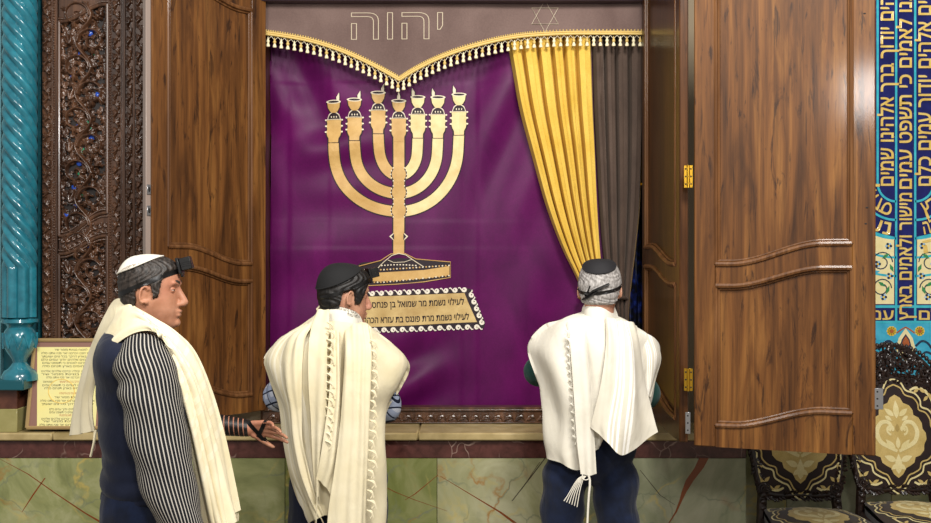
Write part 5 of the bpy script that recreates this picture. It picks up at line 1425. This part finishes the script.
rows = [[(330, 330, 3.86), (335, 330, 3.855), (340, 332, 3.86)], [(331, 352, 3.81), (336, 354, 3.805), (341, 356, 3.81)], [(330, 390, 3.80), (337, 392, 3.795), (341, 394, 3.81)], [(325, 430, 3.80), (334, 432, 3.795), (340, 434, 3.81)], [(320, 462, 3.81), (330, 466, 3.80), (338, 468, 3.82)], [(316, 479, 3.82), (325, 486, 3.81), (332, 497, 3.825)]]
sheet('shawl_end', rows, M['tallit'], tal, 60, 20, lambda U, V: .006 * np.sin(2 * math.pi * (1.6 * V + .5 * U)))
rows = [[(344, 333, 3.865), (355, 324, 3.855), (364, 324, 3.86), (369, 327, 3.875)], [(345, 352, 3.80), (355, 350, 3.79), (366, 350, 3.795), (372, 351, 3.82)], [(343, 390, 3.79), (354, 390, 3.775), (364, 390, 3.78), (371, 390, 3.81)], [(340, 430, 3.795), (352, 430, 3.78), (363, 430, 3.785), (369, 430, 3.81)], [(335, 470, 3.80), (348, 472, 3.785), (361, 472, 3.79), (368, 472, 3.815)], [(329, 510, 3.80), (345, 512, 3.79), (359, 512, 3.795), (367, 512, 3.82)], [(327, 545, 3.80), (344, 546, 3.79), (358, 546, 3.795), (366, 546, 3.82)]]
end2, _ = sheet('shawl_end', rows, M['tallit'], tal, 80, 30, lambda U, V: .007 * np.sin(2 * math.pi * (1.3 * V + .4 * U)) + .003 * np.sin(2 * math.pi * (4 * V - .6 * U)))
rows = [[(302, 326, 3.98), (308, 324, 3.915), (315, 322, 3.87)], [(280, 339, 3.995), (292, 338, 3.88), (305, 336, 3.85)], [(265, 358, 4.0), (285, 360, 3.86), (302, 360, 3.835)], [(270, 378, 3.99), (285, 384, 3.85), (301, 388, 3.83)], [(281, 406, 3.965), (290, 410, 3.855), (301, 412, 3.835)], [(285, 438, 3.95), (293, 440, 3.86), (302, 442, 3.84)], [(291, 470, 3.945), (299, 472, 3.87), (308, 474, 3.85)], [(303, 500, 3.945), (309, 500, 3.875), (315, 500, 3.86)], [(313, 522, 3.945), (317, 519, 3.88), (322, 517, 3.865)]]
sheet('shawl_fold', rows, M['tallit_v'], tal, 80, 40, lambda U, V: .007 * np.sin(2 * math.pi * (1.4 * V + .5 * U)) * smoothstep(0, .3, U) + .004 * np.sin(2 * math.pi * (3.1 * V - 1.2 * U)))
rn = random.Random(11); it = []
def knots(x0, y0, x1, y1, n, Ya, lean):
    for k in range(n):
        t_ = (k + .5) / n; x = x0 + (x1 - x0) * t_; y = y0 + (y1 - y0) * t_; w_ = rn.uniform(.7, 1.2)
        it.append([(x - 1, y, Ya), (x + lean * 4 * w_, y + 2, Ya - .006), (x + lean * 6 * w_, y + 5, Ya - .004), (x + lean * 3.4 * w_, y + 8.5, Ya - .002)])
        it.append([(x, y + 1, Ya), (x + lean * 5 * w_, y + 1, Ya - .004), (x + lean * 7.5 * w_, y + 7.5 + rn.uniform(-1, 2), Ya - .003)])
knots(328, 318, 326.5, 445, 15, 3.80, .9); knots(371.5, 335, 368, 515, 18, 3.805, .9)
threads(tal, it, M['tallit'], .0032, nn=6)
for q_ in ([(317, 478, 3.82), (317, 500, 3.815), (316, 524, 3.82)], [(314, 517, 3.94), (315, 522, 3.94), (314, 530, 3.94)], [(319, 515, 3.88), (322, 520, 3.88), (325, 527, 3.88)]): threads(tal, [q_], M['tallit'], .0022)
# embroidered neckband
nb_rows = [[(321, 318, 3.985), (328, 326, 3.91), (342, 331, 3.885), (355, 331, 3.91), (363, 326, 3.97)], [(321, 307, 3.99), (328, 311, 3.925), (342, 314, 3.90), (354, 317, 3.915), (360, 318, 3.96)], [(324, 304, 3.995), (331, 306, 3.94), (342, 308, 3.92), (352, 311, 3.925), (357, 314, 3.96)]]
nb, Gnb = sheet('neckband', nb_rows, M['tallit_white'], tal, 24, 40)
b = B()
for line, (s_, v0, v1) in enumerate((('ברוך אתה יהוה אלהינו מלך', .30, .88), ('העולם אשר קדשנו במצותיו', .34, .90), ('וצונו להתעטף בציצית', .60, .92))):
    v, f = text_polys(s_, 1.0); x0_, x1_ = min(p.x for p in v), max(p.x for p in v); out = []
    for p in v:
        uu = .86 - line * .19 + (p.y / .6) * .125; vv = v0 + (p.x - x0_) / (x1_ - x0_) * (v1 - v0); q_ = gsample(Gnb, uu, vv); q2 = gsample(Gnb, uu, vv + .03) - gsample(Gnb, uu, vv - .03); q3 = gsample(Gnb, min(uu + .05, 1), vv) - gsample(Gnb, uu - .05, vv)
        n_ = np.cross(q2, q3); n_ /= np.linalg.norm(n_) + 1e-9; n_ = n_ if n_[1] < 0 else -n_; out.append(q_ + n_ * .0078)
    b.add(out, f)
b.build('blessing_text', M['hair_black'], nb, smooth=False)
b = B(); b.tube([P(319, 313, 3.975), P(317, 309, 3.97), P(320, 305.5, 3.97), P(324, 306, 3.975), P(324, 310, 3.97)], .004, 8); b.build('hanging_loop', M['tallit'], tal)

# ------------------------------------------------------------------ man on the right, from behind
Y3 = 3.9
c3 = Vector(P(600, 291, Y3)); man3 = thing('person', 'grey haired man at right seen from behind, black skullcap, white shawl and navy trousers', 'person', (P(592, 0, Y3)[0], Y3, 0))
H3 = head_matrix(c3, math.radians(78), math.radians(-6), math.radians(0), S=.915)
b = B(); head_prims(b, H3, Vector(P(598, 340, 3.92)))
chest = Vector(P(596, 368, 3.93)); pel = Vector(P(590, 462, 3.93))
b.cap(Vector(P(572, 350, 3.94)), .06, Vector(P(624, 352, 3.94)), .06); b.ell(chest, (.16, .10, .17)); b.ell(Vector(P(592, 415, 3.94)), (.14, .09, .19)); b.ell(pel, (.13, .08, .07))
arms3 = [([P(574, 356, 3.95), P(538, 371, 4.10), P(566, 385, 4.36)], True), ([P(622, 358, 3.95), P(647, 394, 4.08), P(620, 396, 4.36)], False)]
for pts, lf in arms3:
    p_ = [Vector(q_) for q_ in pts]; b.chain(p_, [.055, .043, .029]); hand(b, p_[2], (p_[2] - p_[1]), (0, 0, -1), .95, .3, left=lf)
feet3 = ((P(561, 0, 3.9)[0], .0), (P(607, 0, 3.9)[0], 0.))
for s_, (fx, _) in zip((-1, 1), feet3):
    kn = Vector((pel.x + s_ * .10, 3.94, .5)); an = Vector((pel.x + s_ * .12, 3.9, .10)); b.chain([pel + Vector((s_ * .085, 0, -.04)), kn, an], [.068, .055, .042]); b.chain([an, an + Vector((0, .03, -.055)), an + Vector((0, .15, -.07))], [.04, .036, .026])
V, fs, Nn = remesh(b, .004, 3); V = face_carve(V, H3)
body = B().add(V, fs).build('body', M['skin_warm'], man3, ang=80)
def mask3(L):
    x, z = L[:, 0], L[:, 2]
    return z - np.interp(x, [-.11, -.045, -.034, .006, .014, .03, .05, .075, .12], [-.070, -.062, .0, .016, -.03, -.03, .05, .085, .09])
hair = hair_from(V, fs, Nn, H3, man3, M['hair_grey'], mask3, .011, .004, 3)
bv = bvh_of(body, hair)
skullcap(bv, H3, man3, M['black_silk'], (-.62, 0, 1), .70, .0035, (-.015, 0, .03))
strap_round(bv, H3 @ Vector((-.004, 0, .020)), (H3.to_3x3() @ Vector((-.36, .10, 1))).normalized(), .013, .0015).build('head_strap', M['leather'], man3, fixn=True)
b = B()
def onhead(px, py):
    o_ = Vector((0, 0, CAMZ)); d = (Vector(P(px, py, 3.0)) - o_).normalized(); h = bv.ray_cast(o_, d, 8); return h[0] - d * .006
for pts in (([(586, 297), (593, 291), (601, 287.5), (609, 284)], .009), ([(585, 293), (592, 295), (597, 291)], .007), ([(583, 299), (589, 297), (594, 293)], .008), ([(590, 286), (588, 291), (585, 296)], .004)):
    b.tube([onhead(*p) for p in pts[0]], pts[1], 8, flat=.5)
b.build('strap_knot', M['leather'], man3)
phylactery(man3, bv, H3, .070, .002, .9, 0, .2); eyes(H3, man3, M['hair_grey'], M['iris'])
for (pts, lf), sd_ in zip(arms3, (7, 9)):
    q1, q2, q3 = [((x / Y * F) + 465.5, 261.5 - (z - CAMZ) / Y * F, Y) for x, Y, z in pts]
    sleeve('coat_sleeve', [(q1[0] * .5 + 597 * .5, q1[1] - 2, 3.95), q1, ((q1[0] + q2[0]) / 2, (q1[1] + q2[1]) / 2, (q1[2] + q2[2]) / 2), q2, ((q2[0] * .6 + q3[0] * .4), (q2[1] * .6 + q3[1] * .4), q2[2] * .6 + q3[2] * .4), ((q2[0] * .12 + q3[0] * .88), (q2[1] * .12 + q3[1] * .88), q2[2] * .12 + q3[2] * .88)], [.05, .062, .056, .054, .050, .042], M['green_cloth'], man3, seed=sd_, m=60)
b = B(); b.ell(chest, (.17, .11, .18)); b.ell(Vector(P(592, 418, 3.93)), (.16, .112, .20)); b.cap(Vector(P(570, 352, 3.94)), .068, Vector(P(626, 354, 3.94)), .068)
V, fs, _ = remesh(b, .009, 4); B().add(V, fs).build('coat', M['green_cloth'], man3)
hx = pel.x
trousers('trousers', man3, M['navy_trousers'], pel + Vector((0, .0, .07)), [((-.098, 0, -.13), (hx - .115, 3.94, .5)), ((.098, 0, -.13), (hx + .115, 3.94, .5))], [(hx - .125, 3.9, .07), (hx + .125, 3.9, .07)], [.092, .078, .07], ell=(.182, .122, .16))
shoes(man3, (hx - .125, 3.91), math.pi / 2, M['shoe']); shoes(man3, (hx + .125, 3.91), math.pi / 2, M['shoe'])
rows = [[(588, 314, 4.0), (583, 311, 3.92), (588, 313, 3.855), (599, 314, 3.835), (609, 315, 3.855), (617, 316, 3.92), (611, 315, 4.0)],
        [(563, 321, 4.02), (561, 320, 3.91), (576, 321, 3.82), (600, 324, 3.80), (622, 326, 3.82), (636, 327, 3.91), (634, 328, 4.02)],
        [(550, 332, 4.04), (543, 328, 3.93), (566, 332, 3.79), (600, 338, 3.775), (630, 338, 3.79), (652, 338, 3.90), (645, 340, 4.02)],
        [(540, 346, 4.06), (528.5, 346, 3.96), (556, 352, 3.79), (599, 356, 3.765), (632, 356, 3.775), (657, 352, 3.95), (650, 354, 4.06)],
        [(546, 376, 4.04), (536, 374, 3.91), (561, 382, 3.775), (598, 388, 3.765), (630, 386, 3.775), (653, 382, 3.92), (648, 384, 4.04)],
        [(552, 412, 4.02), (545, 410, 3.89), (562, 416, 3.785), (596, 414, 3.77), (622, 410, 3.785), (645, 408, 3.90), (642, 408, 4.02)],
        [(553, 440, 4.0), (547, 440, 3.89), (562, 446, 3.79), (592, 432, 3.775), (614, 424, 3.79), (636, 424, 3.9), (634, 424, 4.0)],
        [(556, 455, 4.0), (550, 457, 3.89), (563, 465, 3.79), (583, 469, 3.78), (600, 436, 3.79), (626, 432, 3.9), (630, 430, 4.0)]]
def fold3(U, V): return .010 * np.sin(2 * math.pi * (2.4 * V + .3 * np.sin(4 * U))) * smoothstep(.1, .5, U) + .006 * np.sin(2 * math.pi * (5 * V - .7 * U)) * smoothstep(.1, .5, U)+ .004 * np.sin(2 * math.pi * (3 * U + 3 * np.abs(V - .5)))
tal, _ = sheet('prayer_shawl', rows, M['tallit_white'], man3, 100, 110, fold3)
rows = [[(605, 318, 3.805), (615, 319, 3.795), (626, 321, 3.80), (637, 326, 3.86)], [(606, 345, 3.735), (617, 345, 3.725), (630, 345, 3.735), (643, 348, 3.83)], [(601, 385, 3.715), (615, 385, 3.70), (631, 385, 3.71), (648, 386, 3.80)], [(593, 418, 3.71), (608, 424, 3.69), (628, 424, 3.695), (655, 420, 3.78)], [(590, 427, 3.71), (607, 442, 3.69), (625, 455, 3.695), (658, 432, 3.78)]]
sheet('shawl_end', rows, M['tallit_w'], tal, 80, 60, lambda U, V: .007 * np.sin(2 * math.pi * (1.5 * V + .5 * U)) + .003 * np.sin(2 * math.pi * (4 * V - U)))
rows = [[(630, 329, 3.85), (645, 332, 3.87), (658, 342, 3.93)], [(638, 350, 3.82), (651, 354, 3.83), (662, 359, 3.90)], [(642, 375, 3.81), (650, 378, 3.83), (657, 378, 3.88)], [(645, 395, 3.81), (648, 396, 3.83), (651, 397, 3.86)]]
sheet('shawl_fold', rows, M['tallit_w'], tal, 40, 24, lambda U, V: .004 * np.sin(2 * math.pi * (1.5 * V + .5 * U)))
rows = [[(566, 323, 3.81), (575, 319, 3.80), (585, 319, 3.805)], [(570, 345, 3.735), (578, 345, 3.725), (587, 346, 3.735)], [(574, 395, 3.72), (583, 396, 3.71), (592, 396, 3.72)], [(577, 440, 3.725), (586, 440, 3.715), (595, 440, 3.725)], [(581, 474, 3.73), (588, 475.5, 3.72), (597, 474, 3.73)]]
sheet('shawl_end', rows, M['tallit_white'], tal, 70, 20, lambda U, V: .004 * np.sin(2 * math.pi * (1.4 * V + .4 * U)))
it = []; knots(566, 326, 574, 440, 14, 3.745, .45); threads(tal, it, M['tallit_white'], .003, nn=6)
it = [[(586 - k * .6, 476, 3.725), (583 - k * 1.2, 480, 3.725), (580 - k * 2.4, 490 + k, 3.725), (577 - k * 2.6, 507 - k * 1.2, 3.725)] for k in range(6)]
it += [[(583, 474, 3.722), (582, 478, 3.718), (586, 480, 3.718), (590, 478, 3.72)]]
tz = threads(tal, it, M['tallit_white'], .0018, name='corner_tassel', nn=5); tz2 = threads(tal, [[(588, 474, 3.72), (590, 482, 3.718), (588.5, 500, 3.718), (587, 532, 3.718)]], M['tallit_white'], .0042, name='corner_tassel', nn=7)
nb_rows = [[(583, 320, 3.90), (588, 324, 3.83), (600, 326, 3.80), (611, 326, 3.83), (619, 322, 3.9)], [(583, 310, 3.905), (588, 311, 3.845), (599, 311, 3.82), (609, 312, 3.845), (616, 313, 3.905)], [(585, 305, 3.91), (590, 304, 3.855), (599, 304, 3.84), (608, 305, 3.855), (614, 308, 3.91)]]
sheet('neckband', nb_rows, M['white_cap'], tal, 24, 40)

# ------------------------------------------------------------------ carved chairs
def carvedchair():
    t = NT('ebony_carving', .3, .5); n = t.noise(t.coord(), 60, 5); t.color(t.ramp(n, [(.3, '#120b09'), (.7, '#33221c')])).bump(n, .5, .003); return t.m
M['ebony'] = carvedchair()
def damask(name, a, b_):
    t = NT(name, .55, .3); n = t.noise(t.coord(), 240, 2); n2 = t.noise(t.coord(), 18, 4); t.color(t.mix(.3, t.ramp(n2, [(.3, a), (.7, b_)]), t.ramp(n, [(.3, (.6, .6, .6, 1)), (.7, (1.2, 1.2, 1.2, 1))]), 'MULTIPLY')).bump(n, .2, .001)
    t.set(Sheen_Weight=.15); return t.m
DM = [damask('dark_damask', '#1d110f', '#2c1a18'), damask('gold_damask', '#b99f5c', '#ccb373'), damask('pale_gold_damask', '#d9c98f', '#e4d7a4'), damask('ochre_damask', '#9d8548', '#b0975a')]
LOBE = [(0, .172), (.022, .160), (.034, .138), (.060, .128), (.074, .108), (.076, .088), (.098, .078), (.112, .055), (.114, .032), (.128, .014), (.130, -.012), (.118, -.034), (.116, -.058), (.098, -.078), (.076, -.086), (.070, -.108), (.050, -.122), (.034, -.130), (.020, -.156), (0, -.172)]
LOBE = LOBE + [(-x, z) for x, z in LOBE[-2:0:-1]]
def pattern(b, S, sx, sz):
    """the damask of one cushion; S(x, z, off) lies on its surface"""
    def poly(pts, off, mi):
        bm = bmesh.new(); vs = [bm.verts.new((x, y, 0)) for x, y in pts]; bm.faces.new(vs); bmesh.ops.triangulate(bm, faces=bm.faces[:])
        for _ in range(5):
            es = [e for e in bm.edges if e.calc_length() > .03]
            if not es: break
            bmesh.ops.subdivide_edges(bm, edges=es, cuts=1); bmesh.ops.triangulate(bm, faces=bm.faces[:])
        bm.verts.index_update(); b.add([S(v.co.x * sx, v.co.y * sz, off) for v in bm.verts], [[v.index for v in f.verts] for f in bm.faces], mi); bm.free()
    def sc(k): return [(x * k[0], z * k[1]) for x, z in LOBE]
    def ln(pts, w_, off, mi, cl=False):
        p = np.array(pts + ([pts[0]] if cl else []), float); p = cr(p, len(p) * 4); t_ = np.gradient(p, axis=0); t_ /= np.linalg.norm(t_, axis=1, keepdims=True) + 1e-9; n_ = np.stack([-t_[:, 1], t_[:, 0]], 1)
        w_ = np.full(len(p), w_) if not hasattr(w_, '__len__') else np.interp(np.linspace(0, 1, len(p)), np.linspace(0, 1, len(w_)), w_)
        for k in range(len(p) - 1):
            b.add([S(*(q_ * (sx, sz)), off) for q_ in (p[k] + n_[k] * w_[k], p[k + 1] + n_[k + 1] * w_[k + 1], p[k + 1] - n_[k + 1] * w_[k + 1], p[k] - n_[k] * w_[k])], [(0, 1, 2, 3)], mi)
    ln(sc((1.52, 1.38)), .0035, .0012, 2, True); ln(sc((1.36, 1.24)), .0030, .0014, 1, True)
    poly(sc((1.28, 1.17)), .0016, 0); poly(sc((1, 1)), .0030, 1)
    M2 = lambda pts: [pts, [(-x, z) for x, z in pts]]
    def spiral(cx_, cz_, r_, a0, tn, k=16): return [(cx_ + r_ * (1 - .75 * j / k) * math.cos(a0 + tn * 2 * math.pi * j / k), cz_ + r_ * (1 - .75 * j / k) * math.sin(a0 + tn * 2 * math.pi * j / k)) for j in range(k + 1)]
    def petal(x, z, a, L, w_, off, mi): poly([(x + L * t_ * math.cos(a) - w_ * math.sin(math.pi * t_ ** .8) * e * math.sin(a), z + L * t_ * math.sin(a) + w_ * math.sin(math.pi * t_ ** .8) * e * math.cos(a)) for e, ts in ((1, np.linspace(0, 1, 8)), (-1, np.linspace(1, 0, 8)[1:-1])) for t_ in ts], off, mi)
    for s_ in (-1, 1):
        ln([(s_ * x, z) for x, z in [(.004, -.06), (.035, -.045), (.075, -.02), (.088, .02), (.070, .055), (.04, .06), (.026, .04), (.036, .024)]], [.006, .010, .008, .006], .0042, 2)
        ln([(s_ * x, z) for x, z in spiral(.026, .030, .022, -1.5, .9)], .0045, .0044, 2)
        petal(s_ * .012, -.055, math.pi / 2 - s_ * .75, .06, .012, .0044, 2); petal(s_ * .010, -.10, math.pi / 2 - s_ * 1.2, .055, .013, .0044, 2); petal(s_ * .004, -.115, -math.pi / 2 + s_ * .9, .035, .010, .0044, 2)
        petal(s_ * .012, .085, math.pi / 2 - s_ * .9, .05, .011, .0044, 2); petal(s_ * .05, .085, math.pi - (s_ < 0) * math.pi + s_ * .6, .035, .008, .0044, 2)
        # scrolling sprays in the corners of the cushion
        for zz in (-1, 1):
            ln([(s_ * x, zz * z) for x, z in [(.175, .10), (.165, .15), (.14, .185), (.10, .20), (.07, .19)]], [.003, .007, .004], .0012, 2)
            for (x, z, a, L) in ((.165, .15, 1.9, .035), (.14, .18, 2.6, .035), (.15, .165, -2.4, .03), (.11, .195, -2.6, .03), (.172, .12, -2.0, .03)):
                petal(s_ * x, zz * z, math.atan2(zz * math.sin(a), s_ * math.cos(a)), L, .007, .0014, 1)
    petal(0, -.05, math.pi / 2, .05, .010, .0046, 2); petal(0, -.155, math.pi / 2, .085, .016, .0046, 2); petal(0, .075, math.pi / 2, .075, .013, .0046, 2); petal(0, .02, math.pi / 2, .035, .009, .0046, 3)

def make_chair(label, loc, rotz):
    t = thing('carved_chair', label, 'chair', loc, rotz, 'carved chairs along the right wall')
    rnd = random.Random(9)
    tilt = .13
    def bk(x, z, y=0.): return (x, y + tilt * (z - .50), z)          # the back leans away from the seat
    half = [(.0, .555), (.07, .550), (.13, .556), (.168, .575), (.182, .62), (.196, .70), (.212, .80), (.222, .90), (.224, .98), (.205, 1.04), (.16, 1.065), (.09, 1.09), (0, 1.10)]
    half = [(x, .530 + (z - .555) * .94) for x, z in half]; out = cr(np.array(half), 60); full = np.concatenate([out, (out * (-1, 1))[::-1][1:-1]])
    # upholstered back
    def inside(x, z, off): 
        e = max(0., 1 - (x / .20) ** 2) * max(0., 1 - ((z - .785) / .26) ** 2); return bk(x, z, -.018 - .022 * e - off)
    b = B(); G = []
    for k in range(14):
        r_ = k / 13; G.append([inside(x * r_ * .97, .785 + (z - .785) * r_ * .97, 0) for x, z in full])
    b.grid(np.array(G), 0, wrap=True); G2 = [[bk(x * r_ * .97, .785 + (z - .785) * r_ * .97, .012) for x, z in full] for r_ in np.linspace(0, 1, 4)]; b.grid(np.array(G2), 0, wrap=True)
    pattern(b, lambda x, z, off: inside(x, .775 + z, off), 1.08, 1.12); b.build('backrest', DM, t, local=True, fixn=False)
    # carved frame of the back
    b = B(); b.tube([bk(x, z) for x, z in full], .021, 10, closed=True)
    n = len(full)
    for k in range(0, n, 1):
        x, z = full[k]; x2, z2 = full[(k + 1) % n]; a = math.atan2(z2 - z, x2 - x)
        for e in (-1, 1):
            if rnd.random() < .8:
                u_ = rnd.uniform(.006, .016) * e; c = bk(x - u_ * math.sin(a), z + u_ * math.cos(a), -.018); d = a + e * rnd.uniform(.4, 1.0)
                b.tube([c, bk(x - u_ * math.sin(a) + .012 * math.cos(d), z + u_ * math.cos(a) + .012 * math.sin(d), -.024), bk(x - u_ * math.sin(a) + .022 * math.cos(d), z + u_ * math.cos(a) + .022 * math.sin(d), -.016)], [.006, .007, .002], 6)
    for x, z in ((.165, .558), (-.165, .558)):
        for rr in (.026, .014): b.tube([bk(x + rr * math.cos(a), z + rr * math.sin(a), -.022) for a in np.linspace(0, 2 * math.pi, 16)[:-1]], .0055, 6, closed=True)
        b.ell(bk(x, z, -.022), (.008, .008, .008), 8, 6)
    b.build('back_frame', M['ebony'], t, local=True)
    # openwork crest
    b = B(); cr_ = [(x, 1.01 + .19 * math.cos(x / .235 * math.pi / 2) ** .8) for x in np.linspace(-.225, .225, 25)]
    b.tube([bk(x, z) for x, z in cr_], .011, 8)
    for k in range(190):
        x = rnd.uniform(-.21, .21); top = 1.0 + .19 * math.cos(x / .235 * math.pi / 2) ** .8; z = rnd.uniform(1.03 - abs(x) * .25, max(top, 1.035)); r_ = rnd.uniform(.012, .024); a0 = rnd.uniform(0, 6.28); sg = rnd.choice((-1, 1)); y0 = rnd.uniform(-.018, .012)
        pts = [bk(x + r_ * (1 - .7 * j / 12) * math.cos(a0 + sg * 1.2 * 2 * math.pi * j / 12), z + r_ * (1 - .7 * j / 12) * math.sin(a0 + sg * 1.2 * 2 * math.pi * j / 12), y0 - .012 * j / 12) for j in range(13)]
        b.tube(pts, [.0068 - .002 * j / 12 for j in range(13)], 6)
    for k in range(30):
        a = math.pi * k / 29; b.ell(bk(.225 * math.cos(a) * .98, 1.005 + .185 * math.sin(a) ** .9 + .012, -.004), (.011, .010, .012), 8, 6)
    b.build('crest', M['ebony'], t, local=True)
    # seat, rails and legs
    def st(x, y, off): e = max(0., 1 - (x / .26) ** 2) * max(0., 1 - ((y + .245) / .26) ** 2); return (x, y, .455 + .045 * e ** .7 + off)
    hs = cr(np.array([(0, .0), (.09, -.004), (.145, -.022), (.18, -.065), (.205, -.2), (.222, -.36), (.21, -.43), (.14, -.47), (0, -.485)]), 50); fs_ = np.concatenate([hs, (hs * (-1, 1))[::-1][1:-1]])
    b = B(); G = [[st(x * r_, -.245 + (y + .245) * r_, 0) for x, y in fs_] for r_ in np.linspace(0, 1, 14)]; b.grid(np.array(G), 0, wrap=True, flip=False)
    G = [[(x, y, z) for x, y in fs_] for z in (.455, .42)]; b.grid(np.array(G), 0, wrap=True); b.add([(x, y, .42) for x, y in fs_], [list(range(len(fs_)))], 0)
    pattern(b, lambda x, z, off: st(x, -.245 + z, off), 1.0, 1.12); b.build('seat', DM, t, local=True)
    b = B(); b.tube([(x * 1.01, -.245 + (y + .245) * 1.01, .405) for x, y in fs_], .024, 8, closed=True, flat=1.1)
    for k in range(0, len(fs_), 2):
        x, y = fs_[k]; b.ell((x * 1.02, -.245 + (y + .245) * 1.02, .40 + .008 * (k % 4 - 1)), (.012, .012, .014), 8, 5)
    b.build('seat_rail', M['ebony'], t, local=True)
    for s_ in (-1, 1):
        b = B(); b.tube(cr(np.array([(s_ * .19, -.41, .41), (s_ * .212, -.44, .33), (s_ * .205, -.43, .2), (s_ * .19, -.42, .08), (s_ * .205, -.445, .02)]), 16), [.034 - .0012 * k if k < 14 else .022 for k in range(16)], 10); b.ell((s_ * .205, -.448, .022), (.028, .032, .021)); b.ell((s_ * .212, -.465, .35), (.022, .014, .03))
        b.build('leg', M['ebony'], t, local=True)
        b = B(); b.tube(cr(np.array([bk(s_ * .165, .548), (s_ * .175, -.005, .45), (s_ * .18, .01, .3), (s_ * .18, .05, .12), (s_ * .185, .09, .008)]), 16), [.024] * 4 + [.022] * 12, 8)
        for zz in (.50, .53, .47): b.ell((s_ * .172, -.02, zz), (.016, .012, .014), 8, 6)
        b.build('leg', M['ebony'], t, local=True)
    return t
def copy_tree(o, parent=None):
    c = o.copy(); COL.objects.link(c)
    if parent is not None: c.parent = parent
    for ch in [x for x in list(COL.objects) if x.parent == o]: copy_tree(ch, c)
    return c
xa = P(800, 0, 4.60)[0]; xb = P(897, 0, 4.72)[0]
chA = make_chair('dark carved chair mostly hidden behind the folded wooden door, damask cushion showing below it', (xa - .004, 4.60, 0), 0.)
chB = copy_tree(chA); chB.location = (xb, 4.72, 0); chB.rotation_euler.z = 0.
chB['label'] = 'dark carved chair at the right edge, its crest in front of the tile mural'
